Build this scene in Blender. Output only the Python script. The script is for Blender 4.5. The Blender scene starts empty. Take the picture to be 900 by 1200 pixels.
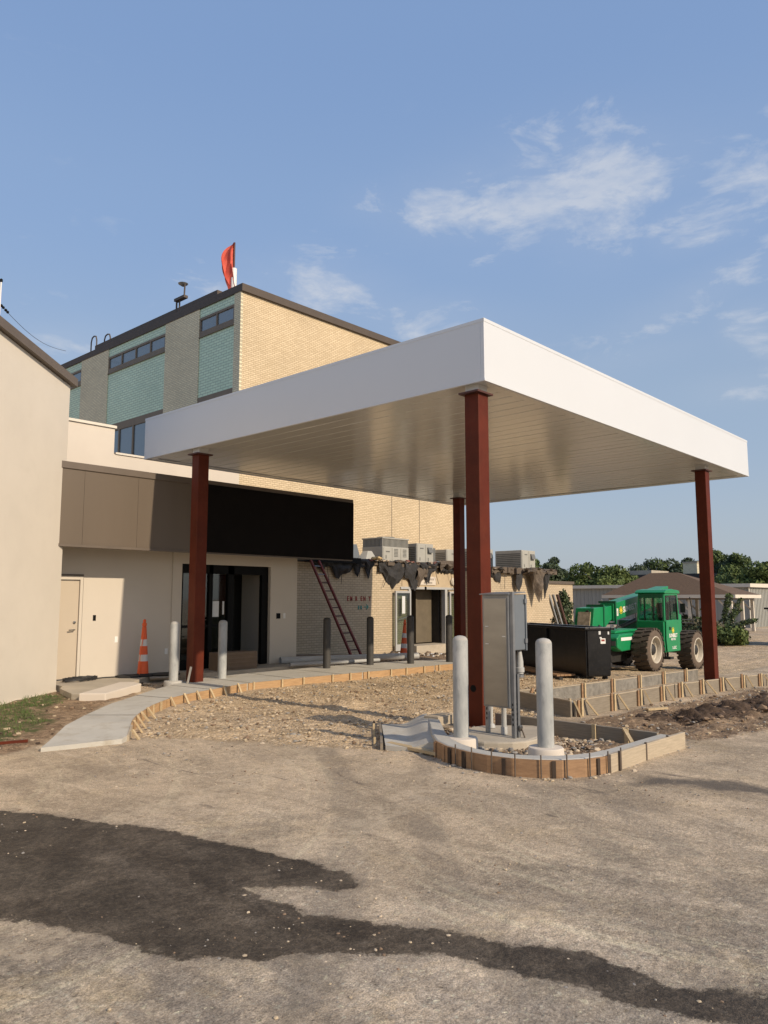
import bpy, bmesh, math, random
import numpy as np
from mathutils import Vector, Matrix, noise as mn
R = math.radians
random.seed(7)
SC = bpy.context.scene
COL = SC.collection

# ------------------------------------------------------------------ camera
cam = bpy.data.cameras.new('camera'); co = bpy.data.objects.new('camera', cam); COL.objects.link(co)
co.location = (0, 0, 1.65)
co.rotation_euler = (R(90 + 6.506), 0, R(42.414 - 90))
cam.sensor_fit = 'VERTICAL'; cam.sensor_height = 36; cam.sensor_width = 27
cam.lens = 894.4 / 1200 * 36
cam.clip_start = 0.05; cam.clip_end = 4000
SC.camera = co
SUN_EL, SUN_AZ = 30.0, -88.5          # towards the sun, azimuth counted from +X

# ------------------------------------------------------------------ sky
w = bpy.data.worlds.new('World'); SC.world = w; w.use_nodes = True
nt = w.node_tree; nt.nodes.clear()
def nd(t, **k):
    n = nt.nodes.new(t)
    for a, v in k.items(): setattr(n, a, v)
    return n
out = nd('ShaderNodeOutputWorld'); bg = nd('ShaderNodeBackground'); bg.inputs[1].default_value = 0.11
sky = nd('ShaderNodeTexSky', sky_type='NISHITA', sun_disc=False)
sky.sun_elevation = R(SUN_EL); sky.sun_rotation = R(90 - SUN_AZ)
sky.air_density = 1.0; sky.dust_density = 2.6; sky.ozone_density = 1.6; sky.altitude = 100
tc = nd('ShaderNodeTexCoord')
nz = nd('ShaderNodeTexNoise'); nz.inputs['Scale'].default_value = 9.5; nz.inputs['Detail'].default_value = 9; nz.inputs['Roughness'].default_value = 0.62; nz.inputs['Distortion'].default_value = 0.35
mp = nd('ShaderNodeMapping'); mp.inputs['Scale'].default_value = (1, 1, 2.6)
nt.links.new(tc.outputs['Generated'], mp.inputs['Vector']); nt.links.new(mp.outputs[0], nz.inputs['Vector'])
def vmath(op, a, b=None):
    n = nd('ShaderNodeVectorMath', operation=op)
    nt.links.new(a, n.inputs[0])
    if b is not None:
        if isinstance(b, tuple): n.inputs[1].default_value = b
        else: nt.links.new(b, n.inputs[1])
    return n
def fm(op, a, b=None, c=None, clamp=False):
    n = nd('ShaderNodeMath', operation=op); n.use_clamp = clamp
    for i, v in enumerate((a, b, c)):
        if v is None: continue
        if isinstance(v, (int, float)): n.inputs[i].default_value = v
        else: nt.links.new(v, n.inputs[i])
    return n.outputs[0]
def dirv(az, el):
    return (math.cos(R(el)) * math.cos(R(az)), math.cos(R(el)) * math.sin(R(az)), math.sin(R(el)))
# cloud banks: azimuth, elevation, half width, half height (degrees), tilt, weight
BANKS = [(29.0, 28.9, 8.5, 3.0, 6, 1.0), (36.5, 28.6, 5.0, 2.3, 10, .85), (26.5, 26.6, 4.0, 2.6, -10, .9), (41.5, 28.0, 3.5, 1.6, -8, .5),
         (19.0, 25.3, 3.6, 1.5, 5, .95), (15.0, 27.4, 3.6, 1.5, 6, .72), (24.0, 29.4, 5.0, 1.2, -4, .6), (47.5, 23.0, 5.5, 2.0, -5, .85), (40.5, 21.3, 6.5, 1.5, -8, .66),
         (54, 22.2, 3.5, 1.6, 6, .6), (20.0, 20.6, 5.5, 1.4, 22, .60), (16.0, 18.3, 1.7, 1.3, -10, .85), (17, 14.2, 3, .9, 0, .5), (24, 17.2, 5, 1.0, 8, .4), (66, 17.6, 3, 1.3, 6, .75),
         (120, 30, 25, 8, 5, .8), (-60, 32, 25, 7, 5, .8), (200, 28, 30, 8, 0, .8), (-20, 28, 12, 5, 0, .8)]
acc = None
for az, el, hw, hh, tilt, wt in BANKS:
    d = Vector(dirv(az, el))
    right = Vector((math.sin(R(az)), -math.cos(R(az)), 0)); up = right.cross(d)
    r2 = right * math.cos(R(tilt)) + up * math.sin(R(tilt)); u2 = -right * math.sin(R(tilt)) + up * math.cos(R(tilt))
    a = vmath('DOT_PRODUCT', tc.outputs['Generated'], tuple(r2 / math.sin(R(hw)))).outputs['Value']
    b = vmath('DOT_PRODUCT', tc.outputs['Generated'], tuple(u2 / math.sin(R(hh)))).outputs['Value']
    c = vmath('DOT_PRODUCT', tc.outputs['Generated'], tuple(d)).outputs['Value']
    s = fm('ADD', fm('MULTIPLY', a, a), fm('MULTIPLY', b, b))
    g = fm('MULTIPLY', fm('EXPONENT', fm('MULTIPLY', s, -0.8)), wt)
    g = fm('MULTIPLY', g, fm('GREATER_THAN', c, 0))
    acc = g if acc is None else fm('MAXIMUM', acc, g)
# wispy structure
m = fm('ADD', fm('MULTIPLY', acc, 1.0), fm('MULTIPLY', fm('SUBTRACT', nz.outputs['Fac'], 0.5), 3.8))
m = fm('MULTIPLY', fm('SUBTRACT', m, 0.42), 1.35, clamp=True)
m = fm('MULTIPLY', m, fm('MULTIPLY', acc, 6.0, clamp=True))
nz2 = nd('ShaderNodeTexNoise'); nz2.inputs['Scale'].default_value = 21; nz2.inputs['Detail'].default_value = 7; nz2.inputs['Roughness'].default_value = 0.6
nt.links.new(mp.outputs[0], nz2.inputs['Vector'])
puff = fm('ADD', 0.46, fm('MULTIPLY', fm('MULTIPLY', fm('SUBTRACT', nz2.outputs['Fac'], 0.30), 2.6, clamp=True), 0.62))
m = fm('MULTIPLY', m, puff)
m = fm('MULTIPLY', fm('SMOOTH_MIN', m, 1.0, 0.3), 0.74)
thin = fm('MULTIPLY', fm('MULTIPLY', acc, nz.outputs['Fac']), 0.30)
m = fm('MAXIMUM', m, thin)
hs = nd('ShaderNodeHueSaturation'); hs.inputs['Saturation'].default_value = 1.0; hs.inputs['Value'].default_value = 0.30
nt.links.new(sky.outputs[0], hs.inputs['Color'])
# summer haze evens the sky out: a smooth veil added to the clear-sky model
sz = nd('ShaderNodeSeparateXYZ'); nt.links.new(tc.outputs['Generated'], sz.inputs[0])
hz = nd('ShaderNodeValToRGB'); hz.color_ramp.interpolation = 'EASE'
hz.color_ramp.elements[0].position = 0.0; hz.color_ramp.elements[0].color = (.335, .375, .425, 1)
hz.color_ramp.elements[1].position = 1.0; hz.color_ramp.elements[1].color = (.12, .21, .42, 1)
for p_, c_ in ((.22, (.262, .340, .455)), (.45, (.205, .305, .490)), (.62, (.180, .280, .480))):
    e_ = hz.color_ramp.elements.new(p_); e_.color = (*c_, 1)
nt.links.new(fm('MAXIMUM', sz.outputs[2], 0.0), hz.inputs[0])
hzs = vmath('SCALE', hz.outputs[0]); hzs.inputs['Scale'].default_value = 1.06 / 0.11
skysum = vmath('ADD', hs.outputs[0], hzs.outputs[0])
mx = nd('ShaderNodeMix', data_type='RGBA'); nt.links.new(m, mx.inputs['Factor'])
tint = nd('ShaderNodeMix', data_type='RGBA', blend_type='MULTIPLY'); tint.inputs['Factor'].default_value = 1
nt.links.new(skysum.outputs[0], tint.inputs['A']); tint.inputs['B'].default_value = (1, 1, 1, 1)
nt.links.new(tint.outputs['Result'], mx.inputs['A']); mx.inputs['B'].default_value = (5.7, 6.0, 6.6, 1)
nt.links.new(mx.outputs['Result'], bg.inputs[0]); nt.links.new(bg.outputs[0], out.inputs[0])

# ------------------------------------------------------------------ sun
sl = bpy.data.lights.new('sun', 'SUN'); so = bpy.data.objects.new('sun', sl); COL.objects.link(so)
sl.energy = 4.25; sl.angle = R(0.6); sl.color = (1.0, 0.835, 0.635)
so.rotation_euler = Vector(dirv(SUN_AZ, SUN_EL)).to_track_quat('Z', 'Y').to_euler()
SC.view_settings.view_transform = 'Standard'; SC.view_settings.look = 'None'
SC.view_settings.gamma = 1; SC.view_settings.use_curve_mapping = False
SC.view_settings.exposure = 0.0
SC.cycles.max_bounces = 6; SC.cycles.diffuse_bounces = 3; SC.cycles.glossy_bounces = 3

# ------------------------------------------------------------------ materials
def mat(name, col, rough=.8, metal=0., var=.12, scale=3., bump=0., bscale=40., col2=None, stretch=(1, 1, 1), coords='pos', spec=.5, detail=6, dirt=0., dirtcol=(.16, .12, .08)):
    m = bpy.data.materials.new(name); m.use_nodes = True; t = m.node_tree; N = t.nodes; L = t.links
    p = N['Principled BSDF']; p.inputs['Roughness'].default_value = rough; p.inputs['Metallic'].default_value = metal
    p.inputs['Specular IOR Level'].default_value = spec
    if coords == 'pos': src = N.new('ShaderNodeNewGeometry').outputs['Position']
    else: src = N.new('ShaderNodeTexCoord').outputs['Object']
    mpn = N.new('ShaderNodeMapping'); mpn.inputs['Scale'].default_value = stretch; L.new(src, mpn.inputs['Vector'])
    nz = N.new('ShaderNodeTexNoise'); nz.inputs['Scale'].default_value = scale; nz.inputs['Detail'].default_value = detail; nz.inputs['Roughness'].default_value = .6
    L.new(mpn.outputs[0], nz.inputs['Vector'])
    rp = N.new('ShaderNodeValToRGB'); rp.color_ramp.elements[0].position = .3; rp.color_ramp.elements[1].position = .7
    c2 = col2 if col2 else tuple(min(1, c * (1 + var)) for c in col); c1 = col if col2 else tuple(c * (1 - var) for c in col)
    rp.color_ramp.elements[0].color = (*c1, 1); rp.color_ramp.elements[1].color = (*c2, 1)
    L.new(nz.outputs['Fac'], rp.inputs['Fac'])
    last = rp.outputs['Color']
    if dirt > 0:
        n2 = N.new('ShaderNodeTexNoise'); n2.inputs['Scale'].default_value = scale * 2.7; n2.inputs['Detail'].default_value = 9; n2.inputs['Roughness'].default_value = .72
        L.new(mpn.outputs[0], n2.inputs['Vector'])
        r2 = N.new('ShaderNodeMapRange'); r2.inputs['From Min'].default_value = .52; r2.inputs['From Max'].default_value = .72; r2.inputs['To Max'].default_value = dirt
        L.new(n2.outputs['Fac'], r2.inputs['Value'])
        mxx = N.new('ShaderNodeMix'); mxx.data_type = 'RGBA'; L.new(r2.outputs[0], mxx.inputs['Factor']); L.new(last, mxx.inputs['A']); mxx.inputs['B'].default_value = (*dirtcol, 1)
        last = mxx.outputs['Result']
    L.new(last, p.inputs['Base Color'])
    if bump > 0:
        nb = N.new('ShaderNodeTexNoise'); nb.inputs['Scale'].default_value = bscale; nb.inputs['Detail'].default_value = 5; L.new(mpn.outputs[0], nb.inputs['Vector'])
        b = N.new('ShaderNodeBump'); b.inputs['Strength'].default_value = bump; b.inputs['Distance'].default_value = .02
        L.new(nb.outputs['Fac'], b.inputs['Height']); L.new(b.outputs[0], p.inputs['Normal'])
    return m

def brick_mat(name, c1, c2, mortar, axis='x', bw=.205, bh=.0675, ms=.009, bump=.35, off=0.5, rough=.88):
    m = bpy.data.materials.new(name); m.use_nodes = True; t = m.node_tree; N = t.nodes; L = t.links
    p = N['Principled BSDF']; p.inputs['Roughness'].default_value = rough
    g = N.new('ShaderNodeNewGeometry'); s = N.new('ShaderNodeSeparateXYZ'); L.new(g.outputs['Position'], s.inputs[0])
    c = N.new('ShaderNodeCombineXYZ'); L.new(s.outputs[0 if axis == 'x' else 1], c.inputs[0]); L.new(s.outputs[2], c.inputs[1])
    b = N.new('ShaderNodeTexBrick'); b.inputs['Scale'].default_value = 1
    b.inputs['Brick Width'].default_value = bw; b.inputs['Row Height'].default_value = bh; b.inputs['Mortar Size'].default_value = ms
    b.inputs['Mortar Smooth'].default_value = .3; b.inputs['Bias'].default_value = 0; b.offset = off
    b.inputs['Color1'].default_value = (*c1, 1); b.inputs['Color2'].default_value = (*c2, 1); b.inputs['Mortar'].default_value = (*mortar, 1)
    L.new(c.outputs[0], b.inputs['Vector'])
    nz = N.new('ShaderNodeTexNoise'); nz.inputs['Scale'].default_value = .55; nz.inputs['Detail'].default_value = 6; L.new(g.outputs['Position'], nz.inputs['Vector'])
    mr = N.new('ShaderNodeMapRange'); mr.inputs['To Min'].default_value = .84; mr.inputs['To Max'].default_value = 1.14; L.new(nz.outputs['Fac'], mr.inputs['Value'])
    mx = N.new('ShaderNodeMix'); mx.data_type = 'RGBA'; mx.blend_type = 'MULTIPLY'; mx.inputs['Factor'].default_value = 1
    L.new(b.outputs['Color'], mx.inputs['A']); L.new(mr.outputs[0], mx.inputs['B']); L.new(mx.outputs['Result'], p.inputs['Base Color'])
    bm = N.new('ShaderNodeBump'); bm.inputs['Strength'].default_value = bump; bm.inputs['Distance'].default_value = .012; bm.invert = True
    L.new(b.outputs['Fac'], bm.inputs['Height']); L.new(bm.outputs[0], p.inputs['Normal'])
    return m

def wood_mat(name, c1, c2, rough=.75, axis=None, coords='pos'):
    return mat(name, c1, rough, col2=c2, scale=5, stretch=axis or (1, 1, 14), bump=.12, bscale=20, coords=coords, dirt=.35, dirtcol=(.12, .08, .05))

M = {}
M['white'] = mat('white_coated_metal', (.625, .645, .665), .36, var=.015, scale=.6, spec=.5)
M['soffit'] = mat('soffit_metal', (.54, .535, .51), .17, var=.03, scale=1.2, spec=.65, stretch=(1, .25, 1))
M['redox'] = mat('red_oxide_primer', (.098, .0175, .0065), .55, var=.22, scale=2.4, dirt=.30, dirtcol=(.13, .042, .02), spec=.18, bump=.03)
M['redox_dark'] = mat('red_oxide_plate', (.07, .022, .016), .6, var=.1)
M['conc'] = mat('weathered_concrete', (.40, .385, .35), .9, var=.14, scale=5, bump=.25, bscale=60, dirt=.3, dirtcol=(.23, .20, .16))
M['walk'] = mat('new_concrete', (.46, .44, .385), .82, var=.10, scale=1.7, bump=.10, bscale=90, dirt=.55, dirtcol=(.30, .245, .165))
M['slab'] = mat('dusty_slab', (.42, .37, .29), .88, var=.14, scale=2.5, bump=.15, bscale=50, dirt=.4, dirtcol=(.3, .23, .15))
M['curb'] = mat('fresh_curb', (.43, .415, .37), .8, var=.08, scale=3, bump=.1, bscale=80, dirt=.25, dirtcol=(.3, .25, .18))
M['galv_pipe'] = mat('galvanised_bollard', (.27, .285, .28), .66, var=.20, scale=6.5, col2=(.47, .47, .445), dirt=.8, dirtcol=(.21, .215, .21), coords='obj', bump=.08, bscale=30, stretch=(1, 1, .35))
M['dark_pipe'] = mat('dark_bollard', (.045, .042, .038), .65, var=.25, scale=4, dirt=.4, dirtcol=(.17, .14, .10), coords='obj', stretch=(1, 1, .3))
M['stucco'] = mat('beige_stucco', (.585, .535, .455), .9, var=.035, scale=1.2, bump=.14, bscale=120, dirt=.10, dirtcol=(.42, .36, .28))
M['stucco2'] = mat('pale_stucco', (.61, .545, .46), .9, var=.04, scale=1.0, bump=.10, bscale=160)
M['panelwall'] = mat('painted_wall', (.56, .505, .425), .85, var=.03, scale=1.0, bump=.05, bscale=120)
M['stuccotrim'] = mat('brown_roof_edge', (.115, .09, .068), .5, var=.08)
M['fascia_brown'] = mat('bronze_panel', (.115, .088, .062), .45, var=.05, scale=.8, stretch=(2.5, 2.5, .3))
M['black'] = mat('black_frame', (.006, .006, .006), .6, var=.2, spec=.12)
M['signblack'] = mat('black_sign_face', (.006, .005, .005), .75, var=.2, spec=.12)
M['parapetcap'] = mat('pale_cap', (.66, .60, .50), .5, var=.05)
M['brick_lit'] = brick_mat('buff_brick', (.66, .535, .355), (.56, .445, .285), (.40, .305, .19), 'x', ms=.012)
M['brick_side'] = brick_mat('buff_brick_side', (.80, .72, .50), (.68, .61, .43), (.46, .41, .29), 'y', ms=.012)  # same buff brick, colour lightened to make up for the facade's weak light
M['teal'] = brick_mat('green_glazed_brick', (.62, .78, .58), (.54, .70, .52), (.34, .44, .34), 'y', bw=.30, bh=.10, ms=.014, rough=.45)
M['brick_low'] = brick_mat('cream_brick', (.53, .43, .295), (.46, .37, .25), (.33, .265, .18), 'x', bw=.21, bh=.076, ms=.011)
M['brick_low_side'] = brick_mat('cream_brick_side', (.53, .43, .295), (.46, .37, .25), (.33, .265, .18), 'y', bw=.21, bh=.076, ms=.011)
M['roofedge'] = mat('dark_metal_coping', (.075, .056, .042), .65, var=.1)
M['bronze'] = mat('bronze_window_frame', (.17, .125, .08), .5, var=.1)
M['door'] = mat('painted_door', (.47, .40, .31), .6, var=.02)
M['steel'] = mat('brushed_steel', (.30, .295, .285), .30, metal=.95, var=.10, scale=2, stretch=(1, 1, 3))
M['galv'] = mat('galvanised_sheet', (.24, .25, .26), .42, metal=.55, var=.14, scale=6, dirt=.2, dirtcol=(.25, .25, .24))
M['box_grey'] = mat('grey_enclosure', (.135, .155, .175), .5, var=.06, scale=4, dirt=.12, dirtcol=(.2, .19, .17))
M['pvc'] = mat('grey_pvc', (.40, .40, .385), .55, var=.08)
M['rtu'] = mat('rooftop_unit_paint', (.37, .36, .315), .55, var=.07, scale=3, dirt=.2, dirtcol=(.3, .26, .2))
M['rtu_dark'] = mat('rooftop_unit_louvre', (.13, .13, .12), .6, var=.15)
M['membrane'] = mat('black_roofing_felt', (.028, .027, .027), .85, var=.4, scale=6, bump=.5, bscale=25, dirt=.3, dirtcol=(.09, .075, .06))
M['membrane2'] = mat('brown_roofing_felt', (.11, .085, .062), .9, var=.35, scale=7, bump=.5, bscale=25, dirt=.3, dirtcol=(.05, .04, .035))
M['insul'] = mat('yellow_insulation', (.56, .40, .19), .95, var=.2, bump=.4)
M['form'] = wood_mat('orange_form_board', (.34, .205, .10), (.50, .325, .165))
M['form_brown'] = wood_mat('brown_plywood', (.25, .145, .075), (.37, .225, .12), axis=(1, 1, 5))
M['form_dark'] = mat('dark_ply_edge', (.045, .03, .02), .85, var=.3)
M['form_grey'] = wood_mat('weathered_form_board', (.185, .155, .115), (.27, .23, .175))
M['rough_pour'] = mat('rough_concrete_face', (.15, .14, .12), .95, col2=(.27, .25, .215), scale=9, bump=.6, bscale=30, dirt=.4, dirtcol=(.10, .085, .065))
M['form_pale'] = wood_mat('pale_form_board', (.36, .30, .215), (.48, .40, .29))
M['lumber'] = wood_mat('pale_stake', (.42, .32, .18), (.55, .43, .26), axis=(3, 3, 3), coords='obj')
M['ladder_red'] = mat('worn_red_paint', (.20, .035, .025), .6, var=.25, scale=6, dirt=.3, dirtcol=(.16, .12, .09))
M['rebar'] = mat('steel_pin', (.10, .075, .055), .7, var=.3)
M['rope'] = mat('black_cable', (.02, .02, .02), .6, var=.2)
M['orange'] = mat('orange_plastic', (.75, .11, .022), .5, var=.08, coords='obj', dirt=.18, dirtcol=(.3, .12, .06))
M['reflect'] = mat('reflective_band', (.62, .60, .56), .5, var=.06, coords='obj')
M['rubber'] = mat('rubber', (.022, .021, .02), .85, var=.3)
M['tyre'] = mat('dusty_tyre', (.065, .050, .038), .92, var=.3, scale=8, dirt=.5, dirtcol=(.15, .115, .08), coords='obj')
M['tyre_side'] = mat('tyre_sidewall', (.115, .085, .062), .9, var=.18, scale=8, coords='obj')
M['rim'] = mat('pale_rim', (.52, .47, .38), .55, var=.08, coords='obj', dirt=.2, dirtcol=(.25, .2, .14))
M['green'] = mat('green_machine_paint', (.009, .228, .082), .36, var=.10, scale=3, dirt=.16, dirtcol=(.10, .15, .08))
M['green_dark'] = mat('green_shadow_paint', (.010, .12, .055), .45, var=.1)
M['yellow'] = mat('yellow_decal', (.80, .60, .04), .5, var=.03)
M['whitepaint'] = mat('white_decal', (.75, .74, .70), .5, var=.03)
M['redpaint'] = mat('red_lettering', (.26, .035, .025), .6, var=.15)
M['tealpaint'] = mat('teal_lettering', (.03, .22, .20), .6, var=.15)
M['black_machine'] = mat('black_machine', (.018, .017, .016), .6, var=.3, dirt=.3, dirtcol=(.09, .075, .055))
M['binblack'] = mat('black_skip_paint', (.008, .008, .009), .3, var=.3, scale=4, dirt=.22, dirtcol=(.08, .072, .06), bump=.12, bscale=5, spec=.4)
M['bingreen'] = mat('dark_green_bin', (.012, .035, .025), .5, var=.2)
M['shed'] = mat('shed_sheet', (.33, .33, .30), .6, var=.05)
M['shed_lit'] = mat('shed_sheet_sunlit', (.52, .45, .34), .6, var=.04)  # sunlit copy of the shed sheet, warm light put into the colour
M['shingle'] = mat('brown_shingles', (.125, .078, .045), .9, var=.22, scale=9, bump=.4, bscale=30, stretch=(1, 1, 4))
M['darkroof'] = mat('dark_flat_roof', (.035, .034, .033), .7, var=.15)
M['bark'] = mat('bark', (.10, .075, .05), .95, var=.25, bump=.4)
M['paper'] = mat('paper_notice', (.62, .63, .62), .6, var=.05)
M['carton'] = mat('brown_carton', (.17, .12, .08), .85, var=.12, scale=4)
M['debris'] = mat('broken_plaster', (.40, .33, .24), .95, var=.35, scale=12, coords='pos')
M['flagred'] = mat('red_flag_cloth', (.58, .10, .065), .8, var=.15, scale=6)
M['header'] = mat('tan_header', (.46, .365, .24), .85, var=.08)
M['shaded_room'] = mat('shaded_room_wall', (.03, .026, .022), .9, var=.2)  # passage shade is put into this wall colour
M['shaded_ply'] = mat('shaded_plywood', (.13, .105, .07), .85, var=.15)  # plywood colour darkened to stand for shade inside the doorway
M['interior'] = mat('shaded_interior_wall', (.13, .12, .10), .85, var=.05)  # base colour darkened in place of real shade in the lobby
M['hedge'] = mat('dark_conifer', (.028, .05, .02), .8, var=.5, scale=6, col2=(.07, .095, .03))
def leafm(name, a, b, sc=1.3):
    m = mat(name, a, .75, col2=b, scale=sc, detail=4)
    p = m.node_tree.nodes['Principled BSDF']
    p.inputs['Transmission Weight'].default_value = 0
    return m
M['leaf_a'] = leafm('leaf_mid_green', (.048, .075, .018), (.10, .14, .034))
M['leaf_b'] = leafm('leaf_dark_green', (.030, .048, .022), (.055, .08, .034))
M['leaf_c'] = leafm('leaf_yellow_green', (.06, .09, .016), (.115, .15, .033))
M['leaf_d'] = leafm('leaf_brown_bush', (.06, .06, .03), (.13, .11, .06))
M['grass'] = mat('grass_blades', (.05, .09, .02), .85, col2=(.12, .16, .045), scale=4)

def glass_mat(name, tint=(.02, .025, .03), rough=.06, refl=(.75, .78, .8)):
    m = bpy.data.materials.new(name); m.use_nodes = True
    p = m.node_tree.nodes['Principled BSDF']
    p.inputs['Base Color'].default_value = (*tint, 1); p.inputs['Roughness'].default_value = rough
    p.inputs['Specular IOR Level'].default_value = .9; p.inputs['IOR'].default_value = 1.7
    return m
M['glass'] = glass_mat('window_glass')
M['glass_blue'] = glass_mat('high_window_glass', (.13, .17, .20), .12)
def clear_glass(name):
    m = bpy.data.materials.new(name); m.use_nodes = True; N = m.node_tree.nodes; L = m.node_tree.links
    N.remove(N['Principled BSDF']); g = N.new('ShaderNodeBsdfGlossy'); g.inputs['Roughness'].default_value = .03
    t = N.new('ShaderNodeBsdfTransparent'); t.inputs[0].default_value = (.72, .78, .75, 1); x = N.new('ShaderNodeMixShader'); x.inputs[0].default_value = .09; L.new(t.outputs[0], x.inputs[1]); L.new(g.outputs[0], x.inputs[2])
    L.new(x.outputs[0], N['Material Output'].inputs[0]); return m
M['clear'] = clear_glass('clear_glass')

# ------------------------------------------------------------------ mesh helpers
class MB:
    def __init__(s): s.v = []; s.f = []; s.smooth = []
    def add(s, vs, fs, sm=False):
        o = len(s.v); s.v += [tuple(v) for v in vs]; s.f += [tuple(i + o for i in f) for f in fs]; s.smooth += [sm] * len(fs); return s
    def box(s, x0, y0, z0, x1, y1, z1):
        x0, x1 = sorted((x0, x1)); y0, y1 = sorted((y0, y1)); z0, z1 = sorted((z0, z1))
        return s.add([(x0, y0, z0), (x1, y0, z0), (x1, y1, z0), (x0, y1, z0), (x0, y0, z1), (x1, y0, z1), (x1, y1, z1), (x0, y1, z1)],
                     [(0, 3, 2, 1), (4, 5, 6, 7), (0, 1, 5, 4), (1, 2, 6, 5), (2, 3, 7, 6), (3, 0, 4, 7)])
    def hexa(s, b, t):
        return s.add(list(b) + list(t), [(0, 3, 2, 1), (4, 5, 6, 7), (0, 1, 5, 4), (1, 2, 6, 5), (2, 3, 7, 6), (3, 0, 4, 7)])
    def beam(s, a, b, wd, th, up=(0, 0, 1)):
        a = Vector(a); b = Vector(b); d = (b - a).normalized(); u = Vector(up)
        if abs(d.dot(u)) > .98: u = Vector((1, 0, 0))
        r = d.cross(u).normalized(); u = r.cross(d)
        c = [(-1, -1), (1, -1), (1, 1), (-1, 1)]
        return s.hexa([a + r * i * wd / 2 + u * j * th / 2 for i, j in c], [b + r * i * wd / 2 + u * j * th / 2 for i, j in c])
    def prism(s, poly, z0, z1):
        n = len(poly); z0f = z0 if callable(z0) else (lambda x, y: z0); z1f = z1 if callable(z1) else (lambda x, y: z1)
        ar = sum(poly[i][0] * poly[(i + 1) % n][1] - poly[(i + 1) % n][0] * poly[i][1] for i in range(n))
        if ar < 0: poly = poly[::-1]
        vs = [(x, y, z0f(x, y)) for x, y in poly] + [(x, y, z1f(x, y)) for x, y in poly]
        return s.add(vs, [tuple(range(n))[::-1], tuple(range(n, 2 * n))] + [(i, (i + 1) % n, n + (i + 1) % n, n + i) for i in range(n)])
    def extr(s, prof, axis, a0, a1):
        """closed 2D profile extruded along 'x' (profile y,z) or 'y' (profile x,z)"""
        n = len(prof)
        f = (lambda p, a: (a, p[0], p[1])) if axis == 'x' else (lambda p, a: (p[0], a, p[1]))
        vs = [f(p, a0) for p in prof] + [f(p, a1) for p in prof]
        return s.add(vs, [tuple(range(n))[::-1], tuple(range(n, 2 * n))] + [(i, (i + 1) % n, n + (i + 1) % n, n + i) for i in range(n)])
    def tube(s, pts, r, n=10, caps=True):
        pts = [Vector(p) for p in pts]; rs = r if isinstance(r, (list, tuple)) else [r] * len(pts); vs = []; u = None
        for i, p in enumerate(pts):
            d = (pts[min(i + 1, len(pts) - 1)] - pts[max(i - 1, 0)]).normalized()
            if u is None: u = Vector((0, 0, 1)) if abs(d.z) < .9 else Vector((1, 0, 0))
            a = d.cross(u).normalized(); u = a.cross(d).normalized(); 
            vs += [p + (a * math.cos(2 * math.pi * k / n) + u * math.sin(2 * math.pi * k / n)) * rs[i] for k in range(n)]
            
        fs = [(i * n + k, i * n + (k + 1) % n, (i + 1) * n + (k + 1) % n, (i + 1) * n + k) for i in range(len(pts) - 1) for k in range(n)]
        s.add(vs, fs, True)
        if caps:
            s.add(vs[:n], [tuple(range(n))[::-1]]); s.add(vs[-n:], [tuple(range(n))])
        return s
    def lathe(s, prof, c=(0, 0, 0), n=20, axis='z', sm=True, caps=True):
        vs = []
        for r, h in prof:
            for k in range(n):
                a = 2 * math.pi * k / n
                if axis == 'z': vs.append((c[0] + r * math.cos(a), c[1] + r * math.sin(a), c[2] + h))
                elif axis == 'y': vs.append((c[0] + r * math.cos(a), c[1] + h, c[2] + r * math.sin(a)))
                else: vs.append((c[0] + h, c[1] + r * math.cos(a), c[2] + r * math.sin(a)))
        fs = [(i * n + k, i * n + (k + 1) % n, (i + 1) * n + (k + 1) % n, (i + 1) * n + k) for i in range(len(prof) - 1) for k in range(n)]
        s.add(vs, fs, sm)
        if caps: s.add(vs[:n], [tuple(range(n))[::-1]]); s.add(vs[-n:], [tuple(range(n))])
        return s
    def build(s, name, m, parent=None, bevel=0, recalc=True):
        me = bpy.data.meshes.new(name); off = Vector(parent_loc(parent))
        me.from_pydata([tuple(Vector(v) - off) for v in s.v], [], s.f)
        me.polygons.foreach_set('use_smooth', s.smooth)
        mats = m if isinstance(m, list) else [m]
        for q in mats: me.materials.append(q)
        if recalc:
            b = bmesh.new(); b.from_mesh(me); bmesh.ops.remove_doubles(b, verts=b.verts, dist=1e-5) if any(s.smooth) and len(s.v) < 4000 else None
            bmesh.ops.recalc_face_normals(b, faces=b.faces); b.to_mesh(me); b.free()
        if any(s.smooth):
            try: me.set_sharp_from_angle(angle=R(38))
            except Exception: pass
        o = bpy.data.objects.new(name, me); COL.objects.link(o)
        if parent is not None: o.parent = parent
        if bevel:
            bv = o.modifiers.new('bevel', 'BEVEL'); bv.width = bevel; bv.segments = 2; bv.limit_method = 'ANGLE'; bv.angle_limit = R(40)
        return o
def parent_loc(p):
    l = Vector((0, 0, 0))
    while p is not None: l += p.location; p = p.parent
    return l
def tag(o, label=None, cat=None, group=None, kind=None):
    if label: o['label'] = label
    if cat: o['category'] = cat
    if group: o['group'] = group
    if kind: o['kind'] = kind
    return o
def thing(name, loc, label, cat, group=None):
    o = bpy.data.objects.new(name, None); COL.objects.link(o); o.location = loc; o.empty_display_size = .2
    return tag(o, label, cat, group)
def copy_tree(o, loc, label=None, rotz=None):
    c = o.copy(); COL.objects.link(c); c.location = loc
    if label: c['label'] = label
    if rotz is not None: c.rotation_euler.z = rotz
    for ch in list(o.children):
        d = ch.copy(); COL.objects.link(d); d.parent = c
        for g in list(ch.children):
            e = g.copy(); COL.objects.link(e); e.parent = d
    return c
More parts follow.
